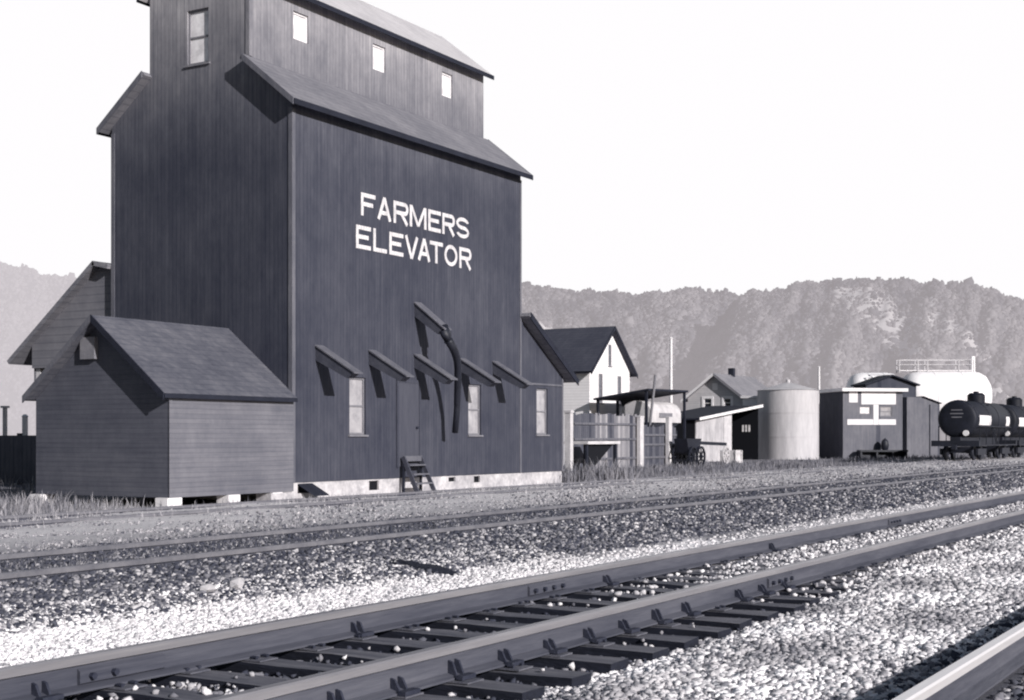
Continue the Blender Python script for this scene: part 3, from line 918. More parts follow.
# ------------------------------------------------------------------ clapboard shed at the near gable
SX0, SX1, SY0, SY1, SYM = 21.73, 25.80, 21.13, 25.2, 23.17
SZ0, SZ1, SZR = .22, 2.36, 4.0
shed = empty('clapboard_shed', (23.7, 23.2, 0), 'low lap sided shed with shingled gable roof raised on white blocks beside the elevator', 'shed')
for yy in (SY0, SY1):
    mb = MB(); mb.poly([(SX0, yy, SZ0), (SX1, yy, SZ0), (SX1, yy, SZ1), (SX0, yy, SZ1)])
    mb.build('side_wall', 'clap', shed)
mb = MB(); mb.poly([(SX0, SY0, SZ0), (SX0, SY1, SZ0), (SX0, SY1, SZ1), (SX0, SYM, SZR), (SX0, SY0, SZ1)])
mb.build('gable_wall', 'clap_gable_shaded', shed)
mb = MB(); mb.box(SX0 + .01, SX1, SY0 + .01, SY1 - .01, SZ0 + .002, SZ0 + .1); mb.build('floor_frame', 'shade', shed)
ssl = (SZR - SZ1) / (SYM - SY0)
for sg in (-1, 1):
    yo = SY0 - .1 if sg < 0 else SY1 + .12
    zr = SZR + .14; zo = zr - ssl * abs(SYM - yo)
    mb = MB(); mb.slab((SX0 - .26, yo, zo), (SX1 + .02, yo, zo), (SX1 + .02, SYM, zr), (SX0 - .26, SYM, zr), .1)
    r = mb.build('roof', 'roof_shed', shed)
    mb = MB(); mb.prism([(SX0 - .29, yo, zo - .15), (SX0 - .29, SYM, zr - .15), (SX0 - .29, SYM, zr + .008), (SX0 - .29, yo, zo + .008)], (.03, 0, 0))
    mb.build('rake_board', 'dark_trim' if sg < 0 else 'hood_top', r)
    mb = MB(); yy = yo - .025 if sg < 0 else yo
    mb.box(SX0 - .26, SX1, yy, yy + .025, zo - .1, zo - .004); mb.build('eave_board', 'dark_trim', r)
mb = MB(); mb.box(SX0 - .11, SX0 - .003, 23.24, 23.68, 3.2, 3.68); hb = mb.build('hatch', 'frame', shed)
mb = MB(); mb.box(SX0 - .018, SX0 + .07, SY0 - .018, SY0 - .002, SZ0, SZ1); mb.build('corner_board', 'clap', shed)
for x0, x1 in ((21.62, 22.05), (23.5, 23.88), (25.0, 25.35)):
    mb = MB(); mb.box(x0, x1, SY0 - .05, SY0 + .3, -.05, SZ0 - .002); mb.build('foundation_block', 'block', shed)
mb = MB(); mb.box(21.6, 22.0, SY1 - .3, SY1 + .05, -.05, SZ0 - .002); mb.build('foundation_block', 'block', shed)

# ------------------------------------------------------------------ wooden steps by the elevator door
st = empty('wooden_steps', (30.62, 20.9, 0), 'small steep wooden step ladder leading up to the elevator door', 'steps')
def stbar(a, b, w, h, name, mat='hood'):
    mb = MB(); mb.bar(a, b, w, h); mb.build(name, mat, st)
for x in (30.22, 31.02):
    stbar((x, 20.62, .04), (x, 21.08, .98), .05, .12, 'stringer')
stbar((30.22, 21.06, .0), (30.22, 21.06, .8), .05, .06, 'leg', 'dark_trim'); stbar((31.02, 21.06, .0), (31.02, 21.06, .8), .05, .06, 'leg', 'dark_trim')
for z, y in ((.28, 20.76), (.52, 20.87), (.76, 20.98)):
    mb = MB(); mb.box(30.25, 30.99, y - .11, y + .1, z - .02, z + .02); mb.build('tread', 'hood_top', st)
mb = MB(); mb.box(30.2, 31.04, 21.02, 21.07, .86, 1.0); mb.build('top_rail', 'hood_top', st)

# ------------------------------------------------------------------ things past the shed
mb = MB()
bf = empty('board_fence', (30, 36, 0), 'dark close board fence standing past the clapboard shed', 'fence')
mb.box(30, 30.05, 33.2, 46, .05, 1.55); mb.build('board_panel', 'fence_dark', bf)
for y in np.arange(33.2, 46, 2.4):
    mb = MB(); mb.box(30.05, 30.17, y, y + .12, 0, 1.62); mb.build('post', 'wood_dark', bf)
mb = MB(); y = across(25, 33); mb.tube([(33, y, 0), (33, y, 2.2)], .1, 10); mb.tube([(33, y, 2.2), (33, y, 2.28)], [.13, .05], 10)
tag(mb.build('gate_post', 'white'), 'white post showing over the dark board fence next to the shed', 'post')
mb = MB(); y = across(5, 36); mb.tube([(36, y, 0), (36, y, 2.6)], .09, 10); mb.box(36 - .12, 36 + .12, y - .12, y + .12, 2.6, 2.68)
tag(mb.build('gate_post', 'pale'), 'pale taller post behind the dark board fence, farther from the shed', 'post')
# ------------------------------------------------------------------ white house
HX0, HX1, HY = 64.95, 69.75, 33.5
hz1, hzp = 5.1, 7.25
wh = empty('white_house', (67.3, 38, 0), 'white two storey house with dark roof and narrow gable windows behind the canopy', 'house')
hf = lambda u, v, d: (u, HY + d, v)
xm = (HX0 + HX1) / 2
wins = [(66.0, 66.5, 3.3, 4.85), (68.25, 68.75, 3.25, 4.8)]
attic = (67.15, 67.55, 5.3, 6.45)
mb = MB(); holed(mb, hf, HX0, HX1, 0, hz1, wins, .08)
za = lambda x: hzp - (hzp - hz1) * abs(x - xm) / (xm - HX0)
a, b, c_, d_ = attic
for poly in ([(HX0, hz1), (a, hz1), (a, za(a))], [(b, hz1), (HX1, hz1), (b, za(b))], [(a, hz1), (b, hz1), (b, c_), (a, c_)], [(a, d_), (b, d_), (b, za(b)), (xm, hzp), (a, za(a))]):
    mb.poly([(u, HY, v) for u, v in poly])
q = [(a, c_), (b, c_), (b, d_), (a, d_)]
for (ua, va), (ub, vb) in zip(q, q[1:] + q[:1]):
    mb.poly([(ua, HY, va), (ub, HY, vb), (ub, HY + .08, vb), (ua, HY + .08, va)])
mb.poly([(HX0, HY, 0), (HX0, HY + 9, 0), (HX0, HY + 9, hz1), (HX0, HY, hz1)])
mb.poly([(HX1, HY, 0), (HX1, HY + 9, 0), (HX1, HY + 9, hz1), (HX1, HY, hz1)])
mb.poly([(HX0, HY + 9, 0), (HX1, HY + 9, 0), (HX1, HY + 9, hz1), (xm, HY + 9, hzp), (HX0, HY + 9, hz1)])
mb.build('wall', 'white_clap', wh)
for w in wins + [attic]: window(hf, *w, .08, wh, 'pane_grey', frame='frame', fw=.06)
sl = (hzp - hz1) / (xm - HX0)
rfs = []
for sg in (-1, 1):
    xo = (HX0 - .4) if sg < 0 else (HX1 + .4)
    zr = hzp + .18; zo = zr - sl * abs(xm - xo)
    mb = MB(); mb.slab((xo, HY - .3, zo), (xm, HY - .3, zr), (xm, HY + 9.3, zr), (xo, HY + 9.3, zo), .14)
    r = mb.build('roof', 'roof_dark', wh); rfs.append(r)
    mb = MB(); mb.prism([(xo, HY - .335, zo - .2), (xm, HY - .335, zr - .2), (xm, HY - .335, zr + .01), (xo, HY - .335, zo + .01)], (0, .03, 0)); mb.build('rake_board', 'dark_trim', r)
mb = MB(); mb.box(xm - .3, xm + .3, HY + 5.0, HY + 5.5, hzp - .2, hzp + .75); mb.box(xm - .36, xm + .36, HY + 4.94, HY + 5.56, hzp + .75, hzp + .85); mb.build('chimney', 'dark_trim', rfs[0])
# ------------------------------------------------------------------ yard fence, post, platform
def plank_fence(x0, x1, y, z, seed, label, lo, hi, dark=()):
    r = random.Random(seed)
    f = empty('plank_fence', ((x0 + x1) / 2, y, 0), label, 'fence')
    mb = MB(); x = x0
    while x < x1:
        w = r.uniform(.16, .24)
        t = r.uniform(lo, hi)
        if any(a < x < b for a, b in dark): t *= .25
        zz = z + r.uniform(-.07, .05)
        mb.box(x, min(x + w - .015, x1), y - .012, y + .012, .05, zz, t + 1e-4)
        x += w
    mb.build('board_panel', 'boards', f)
    for zr in (.5, z * .55, z - .45):
        mb = MB(); mb.box(x0, x1, y - .07, y - .013, zr - .05, zr + .05); mb.build('fence_rail', 'wood_mid', f)
    for k in range(int((x1 - x0) / 2.4) + 1):
        px_ = x0 + .1 + k * 2.4
        if px_ < x1: mb = MB(); mb.box(px_, px_ + .12, y + .014, y + .14, 0, z + .05); mb.build('post', 'wood_mid', f)
    return f
plank_fence(54.7, 61.6, 29, 2.55, 3, 'tall pale plank fence between the elevator lean-to and the dark fence section', .25, .7, ((54.5, 56.6), (58.0, 58.6), (60.2, 60.6)))
plank_fence(61.75, 65.8, 29, 2.05, 5, 'lower dark plank fence in front of the pale hopper', .06, .2)
for px_, lb in ((640.5, 'pale square post where the tall plank fence meets the dark fence section'), (669, 'pale square post at the far end of the dark fence section')):
    x = along(px_, 28.8); mb = MB(); mb.box(x - .2, x + .2, 28.72, 28.9, 0, 2.45); mb.prism([(x - .22, 28.7, 2.45), (x + .22, 28.7, 2.45), (x + .22, 28.92, 2.45), (x - .22, 28.92, 2.45)], (0, 0, .06))
    tag(mb.build('fence_post', 'pale'), lb, 'post')
mb = MB(); x, y = site(569, 58); mb.box(x - .13, x + .13, y - .13, y + .13, 0, 2.5); mb.prism([(x - .16, y - .16, 2.5), (x + .16, y - .16, 2.5), (x + .16, y + .16, 2.5), (x - .16, y + .16, 2.5)], (0, 0, .1))
tag(mb.build('gate_post', 'pale'), 'thick pale gate post close to the elevator lean-to', 'post')
pf = empty('loading_platform', (56.2, 27.6, 0), 'pale plank platform on legs against the tall plank fence', 'platform')
mb = MB(); x0, x1 = along(573, 27.6), along(606, 27.6); mb.box(x0, x1, 26.9, 28.4, 1.2, 1.32); mb.build('platform_top', 'pale', pf)
mb = MB(); mb.prism([(x0 + .1, 27.1, .1), (x0 + 1.1, 27.1, .3), (x1 - .3, 27.1, 1.19), (x0 + .1, 27.1, 1.19)], (0, .06, 0)); mb.build('under_shade', 'shade', pf)  # near-black panel painting the shade below the planks
for x in (x0 + .1, x1 - .25):
    for y in (27.0, 28.2):
        mb = MB(); mb.box(x, x + .14, y, y + .14, 0, 1.198); mb.build('leg', 'dark_trim', pf)
# ------------------------------------------------------------------ canopy, hopper, poles
cp = empty('open_canopy', (66, 31.5, 0), 'dark flat pitched canopy roof on thin posts in front of the white house', 'canopy')
mb = MB()
mb.slab((64.4, 29.9, 3.95), (69.5, 29.9, 4.0), (69.5, 33.0, 3.55), (64.4, 33.0, 3.5), .1)
cr = mb.build('canopy_roof', 'dark_trim', cp)
mb = MB(); mb.prism([(66.0, 32.2, 3.5), (69.4, 32.2, 3.52), (69.4, 32.2, 2.7), (66.6, 32.2, 2.9)], (0, .1, 0)); mb.build('brace_board', 'dark_trim', cr)
for x, y, z in ((64.6, 32.8, 3.42), (66.9, 32.8, 3.42), (69.3, 32.8, 3.44), (64.5, 30.0, 3.82), (69.3, 30.0, 3.88)):
    mb = MB(); mb.box(x, x + .12, y, y + .12, 0, z); mb.build('post', 'dark_trim', cp)
hp = empty('hopper_bin', (67.1, 30.9, 0), 'pale rounded hopper bin on legs under the dark canopy', 'hopper')
hx0, hx1 = 65.2, 69.0
prof = []
for k in range(9):
    a = math.pi * k / 8
    prof.append((30.95 - .85 * math.cos(a), 2.75 + .62 * math.sin(a)))
mb = MB(); mb.prism([(hx0, y, z) for y, z in [(30.1, 2.25)] + prof + [(31.8, 2.25)]], (hx1 - hx0, 0, 0)); mb.build('hopper_body', 'pale', hp)
mb = MB(); mb.prism([(hx0 + .1, 30.15, 2.245), (hx1 - .1, 30.15, 2.245), (hx1 - 1.2, 30.15, 1.85), (hx0 + .7, 30.15, 1.85)], (0, 1.6, 0)); mb.build('hopper_bottom', 'black', hp)
mb = MB(); mb.box(hx0 + 1.0, hx0 + 2.6, 30.06, 30.098, 2.5, 2.75); mb.build('side_panel', 'frame', hp)
for x in (hx0 + .3, hx1 - .4):
    for y in (30.2, 31.6):
        mb = MB(); mb.box(x, x + .12, y, y + .12, 0, 2.24 if False else 1.845); mb.build('leg', 'black', hp)
x, y = site(671, 84)
mb = MB(); mb.tube([(x, y, 0), (x, y, 7.4)], [.12, .08], 8); mb.tube([(x, y, 7.4), (x, y, 7.5)], [.12, .03], 8)
tag(mb.build('tall_pole', 'pole'), 'tall slim white pole rising behind the dark canopy', 'pole')
mb = MB(); a = site(648, 71); b = site(655.5, 71); mb.tube([(a[0], a[1], 1.2), (b[0], b[1], 4.65)], .07, 8); mb.tube([(a[0], a[1], .0), (a[0], a[1], 1.25)], .09, 8)
tag(mb.build('leaning_pole', 'frame'), 'grey pole leaning against the canopy beside the pale hopper', 'pole')
# ------------------------------------------------------------------ grey house
GX, GY0, GY1 = 93.6, 36.1, 40.3
gh = empty('grey_house', (97, 32.3, 0), 'small grey gabled house with white trim and two windows beyond the yard', 'house')
gf = lambda u, v, d: (GX + d, u, v)
ym = (GY0 + GY1) / 2; gz1, gzp = 4.3, 5.9
wl = [(across(731, GX), across(724, GX), 3.6, 4.25), (across(711.5, GX), across(704, GX), 3.6, 4.25)]
mb = MB(); holed(mb, gf, GY0, GY1, 0, gz1, wl, .08)
mb.poly([(GX, GY0, gz1), (GX, GY1, gz1), (GX, ym, gzp)])
mb.poly([(GX, GY0, 0), (GX + 7.5, GY0, 0), (GX + 7.5, GY0, gz1), (GX, GY0, gz1)])
mb.poly([(GX, GY1, 0), (GX + 7.5, GY1, 0), (GX + 7.5, GY1, gz1), (GX, GY1, gz1)])
mb.poly([(GX + 7.5, GY0, 0), (GX + 7.5, GY1, 0), (GX + 7.5, GY1, gz1), (GX + 7.5, ym, gzp), (GX + 7.5, GY0, gz1)])
mb.build('wall', 'grey_clap', gh)
for w in wl:
    w_ = window(gf, *w, .08, gh, 'pane_dark', frame='white', fw=.05)
    mb = MB(); y0_, y1_, v0, v1 = w
    for bx in ((y0_ - .16, y0_ - .004, v0 - .16, v1 + .16), (y1_ + .004, y1_ + .16, v0 - .16, v1 + .16), (y0_, y1_, v1 + .004, v1 + .16)):
        mb.box(GX - .04, GX - .002, *bx)
    mb.build('casing', 'white', w_)
mb = MB(); mb.box(GX - .03, GX - .002, ym - .2, ym + .2, 4.85, 5.35); mb.build('attic_vent', 'white', gh)
sl = (gzp - gz1) / (ym - GY0)
for sg in (-1, 1):
    yo = GY0 - .4 if sg < 0 else GY1 + .4
    zr = gzp + .16; zo = zr - sl * abs(ym - yo)
    mb = MB(); mb.slab((GX - .35, yo, zo), (GX + 7.8, yo, zo), (GX + 7.8, ym, zr), (GX - .35, ym, zr), .14)
    r = mb.build('roof', 'roof_grey', gh)
    mb = MB(); mb.prism([(GX - .39, yo, zo - .2), (GX - .39, ym, zr - .2), (GX - .39, ym, zr + .01), (GX - .39, yo, zo + .01)], (.04, 0, 0)); mb.build('rake_board', 'white' if sg > 0 else 'frame', r)
    if sg < 0:
        mb = MB(); mb.box(GX + 3.0, GX + 3.4, ym - .2, ym + .2, gzp - .1, gzp + .65); mb.build('chimney', 'dark_trim', r)
# ------------------------------------------------------------------ open shed with dark inside
os_ = empty('open_shed', (83, 35, 0), 'open fronted lean-to shed with dark inside and pale sloping roof edge beside the round tank', 'shed')
ox0, oxm, ox1, oy, oyb = 77.9, 83.7, 88.4, 33.0, 36.5
mb = MB(); mb.slab((ox0 - .2, oy - .3, 2.62), (ox1, oy - .3, 3.6), (ox1, oyb, 3.6), (ox0 - .2, oyb, 2.62), .1); r = mb.build('roof', 'dark_trim', os_)
mb = MB(); mb.prism([(ox0 - .2, oy - .335, 2.5), (ox1, oy - .335, 3.48), (ox1, oy - .335, 3.66), (ox0 - .2, oy - .335, 2.66)], (0, .03, 0)); mb.build('eave_board', 'white', r)
zz = lambda x: 2.5 + .94 * (x - ox0) / (ox1 - ox0)
mb = MB(); mb.prism([(ox0, oy, 0), (oxm - 1.4, oy, 0), (oxm - 1.4, oy, zz(oxm - 1.4)), (ox0, oy, zz(ox0))], (0, .06, 0)); mb.build('front_wall', 'wood_pale', os_)
mb = MB(); mb.prism([(oxm - 1.38, oy - .02, 0), (oxm - .1, oy - .02, 0), (oxm - .1, oy - .02, zz(oxm - .1)), (oxm - 1.38, oy - .02, zz(oxm - 1.38))], (0, .06, 0)); mb.build('door', 'pale', os_)
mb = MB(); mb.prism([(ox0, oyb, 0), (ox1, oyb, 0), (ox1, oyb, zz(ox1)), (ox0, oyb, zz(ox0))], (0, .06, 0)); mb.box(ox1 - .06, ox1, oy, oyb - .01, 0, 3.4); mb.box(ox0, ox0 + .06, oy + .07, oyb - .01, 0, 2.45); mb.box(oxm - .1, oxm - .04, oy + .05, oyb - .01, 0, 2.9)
mb.build('inner_wall', 'shade', os_)  # inside walls coloured near black for the interior shade
for k in range(3):
    mb = MB(); y = 33.55 + k * .22; mb.box(ox1 - .085, ox1 - .063, y, y + .12, 1.85, 2.3); mb.build('pane', 'pane_bright', os_)
# dark wagon, crate, wheel
wg = empty('farm_wagon', (72, 28, 0), 'black farm wagon with long tongue standing before the open shed', 'wagon')
wx0, wx1 = along(682, 28), along(696, 28)
mb = MB(); mb.prism([(wx0 + .2, 27.7, .7), (wx1 - .3, 27.7, .7), (wx1, 27.7, 1.42), (wx0 - .1, 27.7, 1.42)], (0, .7, 0)); mb.build('wagon_box', 'black', wg)
mb = MB(); mb.bar((wx1 - .4, 28, 1.22), (along(725, 28), 28, 1.12), .2, .16); mb.build('tongue', 'black', wg)
def wheel_mb(cx, cy, cz, r, w=.09, spokes=8):
    mb = MB(); n = 24
    vs = []; fs = []
    for i in range(n):
        a = 2 * math.pi * i / n
        for rr, yy in ((r, -w / 2), (r, w / 2), (r * .86, w / 2), (r * .86, -w / 2)):
            vs.append((cx + rr * math.cos(a), cy + yy, cz + rr * math.sin(a)))
    for i in range(n):
        j = (i + 1) % n
        for k in range(4): fs.append((i * 4 + k, j * 4 + k, j * 4 + (k + 1) % 4, i * 4 + (k + 1) % 4))
    mb.add(vs, fs)
    for k in range(spokes):
        a = 2 * math.pi * k / spokes
        mb.bar((cx, cy, cz), (cx + r * .88 * math.cos(a), cy, cz + r * .88 * math.sin(a)), .05, .05)
    mb.tube([(cx, cy - w, cz), (cx, cy + w, cz)], r * .16, 10)
    return mb
for x in (wx0 + .45, wx1 - .3):
    for y in (27.6, 28.5):
        wheel_mb(x, y, .52, .52).build('wheel', 'black', wg)
x = along(736, 29.5); bxr = MB()
bxr.box(x - .7, x + .25, 29.3, 30.2, 0.02, .75); bxr.box(x - .74, x + .29, 29.26, 29.3, .1, .2); bxr.box(x - .74, x + .29, 29.26, 29.3, .55, .65); bxr.box(x - .74, x - .64, 29.22, 29.26, .02, .75); bxr.box(x + .19, x + .29, 29.22, 29.26, .02, .75)
tag(bxr.build('wooden_crate', 'pale'), 'pale wooden crate on the ground before the dark open shed', 'crate')
wm = wheel_mb(along(726, 29), 29, .5, .5, .08, 10).build('wagon_wheel', 'pale')
tag(wm, 'pale loose spoked wheel leaning by the wooden crate', 'wheel')
# white outbuilding behind the round tank
ob = empty('white_outbuilding', (98, 37, 0), 'white flat roofed outbuilding showing between the open shed and the round tank', 'outbuilding')
bx0 = 92.3
mb = MB(); mb.box(bx0, bx0 + 6, 33.9, 35.6, 0, 4.2); mb.build('wall', 'white_clap', ob)
mb = MB(); mb.box(bx0 - .15, bx0 + 6.15, 33.8, 35.7, 4.2, 4.36); mb.build('roof', 'white', ob)
# ------------------------------------------------------------------ round tank
tx, ty, tr = 91.4, 32.0, 2.05
tk = empty('round_tank', (tx, ty, 0), 'round pale sheet metal tank with low cone roof beside the dark wooden office', 'tank')
def cyl(mb, x, y, r, z0, z1, n=48, r1=None, cap=True):
    r1 = r if r1 is None else r1
    mb.tube([(x, y, z0), (x, y, z1)], [r, r1], n, cap); return mb
mb = MB(); cyl(mb, tx, ty, tr, 0, 4.65, 56); o = mb.build('tank_wall', 'galv', tk); smooth_by_angle(o)
mb = MB(); cyl(mb, tx, ty, tr + .06, 4.652, 5.2, 56, .12); o = mb.build('tank_roof', 'galv', tk); smooth_by_angle(o, 25)
for z in (1.5, 3.1):
    mb = MB(); cyl(mb, tx, ty, tr + .02, z, z + .06, 56); o = mb.build('hoop', 'galv', tk); smooth_by_angle(o)
mb = MB(); cyl(mb, tx, ty, .14, 5.15, 5.4, 16); mb.build('roof_vent', 'galv', tk)
x, y = site(819, 108); mb = MB(); mb.tube([(x, y, 0), (x, y, 6.9)], [.11, .08], 8); mb.tube([(x, y, 6.9), (x, y, 6.98)], [.1, .02], 8)
tag(mb.build('tall_pole', 'pole'), 'thin pale pole standing between the round tank and the wooden office', 'pole')
# ------------------------------------------------------------------ wooden office with painted panels
c1 = site(843, 95.0); c2 = site(902.5, 95.8)
ang = math.atan2(c2[1] - c1[1], c2[0] - c1[0]); fw_ = math.hypot(c2[0] - c1[0], c2[1] - c1[1])
of = empty('wooden_office', (c1[0], c1[1], 0), 'dark flat roofed wooden office with white painted upper front and two windows', 'office', rz=ang)
f2 = lambda u, v, d: (u, d, v)
def fz(zy): return 4.78 - (zy - 235) / (615 - 235) * 4.72
def fu(zx): return (zx - 250) / 350 * fw_
w1 = (fu(345), fu(412), fz(376), fz(330)); w2 = (fu(466), fu(538), fz(388), fz(330))
mb = MB(); holed(mb, f2, 0, fw_, 0, 4.6, [w1, w2], .08)
mb.poly([(fw_, 0, 0), (fw_, 4, 0), (fw_, 4, 4.6), (fw_, 0, 4.6)]); mb.poly([(0, 4, 0), (fw_, 4, 0), (fw_, 4, 4.6), (0, 4, 4.6)])
mb.build('front_wall', 'wood_mid', of, local=True)
mb = MB(); mb.poly([(0, 0, 0), (0, 4, 0), (0, 4, 4.6), (0, 0, 4.6)]); mb.build('side_wall', 'wood_dark', of, local=True)
mb = MB(); mb.box(-.2, fw_ + .25, -.35, 4.2, 4.6, 4.82); mb.build('roof', 'white', of, local=True)
window(f2, *w1, .08, of, 'pane_bright', rails=False, frame='frame', fw=.07, local=True, sill=False)
window(f2, *w2, .08, of, 'pane', rails=True, frame='frame', fw=.07, local=True, sill=False)
for a, b, c_, d_ in ((285, 335, 310, 250), (357, 560, 320, 252), (428, 458, 432, 322), (275, 426, 432, 402), (460, 560, 432, 402)):
    mb = MB(); mb.box(fu(a), fu(b), -.022, -.003, fz(c_), fz(d_)); mb.build('painted_panel', 'white', of, local=True)
lp = empty('plank_bench', (*(Vector((c1[0], c1[1])) + Vector((math.cos(ang), math.sin(ang))) * fu(460) + Vector((math.sin(ang), -math.cos(ang))) * .55), 0), 'long black bench along the front of the wooden office', 'bench', rz=ang)
bw = (fu(600) - fu(320)) / 2
mb = MB(); mb.box(-bw, bw, -.3, .3, .5, .62); mb.build('bench_top', 'black', lp, local=True)
for s_ in (-1, -.3, .4, 1):
    mb = MB(); mb.box(s_ * (bw - .1) - .06, s_ * (bw - .1) + .06, -.25, .25, 0, .498); mb.build('leg', 'black', lp, local=True)
mb = MB(); mb.box(-bw, bw, .2, .26, .05, .49); mb.build('back_board', 'black', lp, local=True)
mb = MB(); prof = [(.62, .16), (.7, .23), (.95, .26), (1.2, .23), (1.3, .17), (1.36, .08), (1.42, .05)]
mb.tube([(0, 0, z) for z, r in prof], [r for z, r in prof], 14); o = mb.build('black_drum', 'black'); smooth_by_angle(o)
o.location = (lp.location.x + math.cos(ang) * (fu(475) - fu(460)), lp.location.y + math.sin(ang) * (fu(475) - fu(460)), .0)
tag(o, 'small black drum standing on the bench before the wooden office', 'drum')
# warehouse behind
c1 = site(866, 104)
mw = 104 / 1400
wr = empty('wooden_warehouse', (c1[0], c1[1], 0), 'tall dark wooden warehouse with low gable and grey side wing behind the office', 'warehouse', rz=ang)
gw = 54 * mw
mb = MB(); mb.prism([(0, 0, 0), (gw, 0, 0), (gw, 0, 5.35), (gw / 2, 0, 6.0), (0, 0, 5.35)], (0, 2.2, 0)); mb.build('wall', 'wood_dark', wr, local=True)
mb = MB()
mb.slab((-.2, -.3, 5.42), (gw / 2, -.3, 6.15), (gw / 2, 2.3, 6.15), (-.2, 2.3, 5.42), .1)
mb.slab((gw / 2, -.3, 6.149), (gw + .2, -.3, 5.42), (gw + .2, 2.3, 5.42), (gw / 2, 2.3, 6.149), .1)
mb.build('roof', 'dark_trim', wr, local=True)
mb = MB(); mb.prism([(36 * mw, -1.2, 0), (71 * mw, -1.2, 0), (71 * mw, -1.2, 4.0), (54 * mw, -1.2, 4.45), (36 * mw, -1.2, 4.45)], (0, 1.19, 0)); w_ = mb.build('side_wing', 'wood_mid', wr, local=True)
mb = MB(); mb.slab((53 * mw, -1.35, 4.52), (72.5 * mw, -1.35, 4.02), (72.5 * mw, .2, 4.02), (53 * mw, .2, 4.52), .06); mb.build('wing_roof', 'dark_trim', w_, local=True)
mb = MB(); mb.box(60 * mw, 60.8 * mw, -1.24, -1.204, .1, 3.9); mb.build('corner_board', 'dark_trim', w_, local=True)
# ------------------------------------------------------------------ white storage tank
def storage_tank(pa, pb, dist, R2, zc2, mat, label, walk=None):
    c1 = site(pa, dist); c2 = site(pb, dist)
    ang2 = math.atan2(c2[1] - c1[1], c2[0] - c1[0]); L2 = math.hypot(c2[0] - c1[0], c2[1] - c1[1])
    wt = empty('storage_tank', (c1[0], c1[1], 0), label, 'storage tank', 'white storage tanks', rz=ang2)
    q = R2 / 2.35
    prof = [(-.55 * q, .05), (-.5 * q, .7 * q), (-.3 * q, 1.4 * q), (.05 * q, 1.95 * q), (.6 * q, 2.25 * q), (1.3 * q, R2)]
    prof = prof + [(L2 - x, r) for x, r in prof[::-1]]
    mb = MB(); mb.tube([(x, 0, zc2) for x, r in prof], [r for x, r in prof], 36); o = mb.build('tank_body', mat, wt, local=True, smooth=True)
    for x in (L2 * .33, L2 * .67):
        mb = MB(); mb.tube([(x, 0, zc2), (x + .09, 0, zc2)], R2 + .025, 36); mb.build('seam_band', mat, o, local=True)
    for x in (1.3, L2 - 1.3):
        mb = MB(); mb.box(x - .3, x + .3, -R2 * .7, R2 * .7, 0, zc2 - R2 * .6); mb.build('saddle', 'concrete', wt, local=True)
    if walk:
        ca, cb = [(w_ - pa) / (pb - pa) * L2 for w_ in walk]
        for y in (-.5, .5):
            mb = MB()
            for x in (ca, ca + .25 * (cb - ca), ca + .38 * (cb - ca), ca + .8 * (cb - ca), cb): mb.bar((x, y, zc2 + R2 - .15), (x, y, zc2 + R2 + 1.05), .09)
            for z in (.6, 1.05): mb.bar((ca, y, zc2 + R2 + z), (cb, y, zc2 + R2 + z), .06)
            mb.build('railing', 'galv', wt, local=True)
        mb = MB(); mb.bar((cb + .1, 0, zc2 + R2 - .1), (cb + .1, 0, zc2 + R2 + 1.4), .3); mb.build('vent_pipe', 'tank_white', wt, local=True)
        mb = MB(); mb.box(ca, cb, -.5, .5, zc2 + R2 + .0, zc2 + R2 + .08); mb.build('catwalk', 'white', wt, local=True)
storage_tank(905, 984, 132, 2.35, 5.35, 'tank_white', 'larger white storage tank with catwalk railing rising behind the tank cars', (898, 972))
storage_tank(851, 897, 136, 2.0, 5.75, 'tank_white', 'smaller pale storage tank showing over the roof of the wooden office')

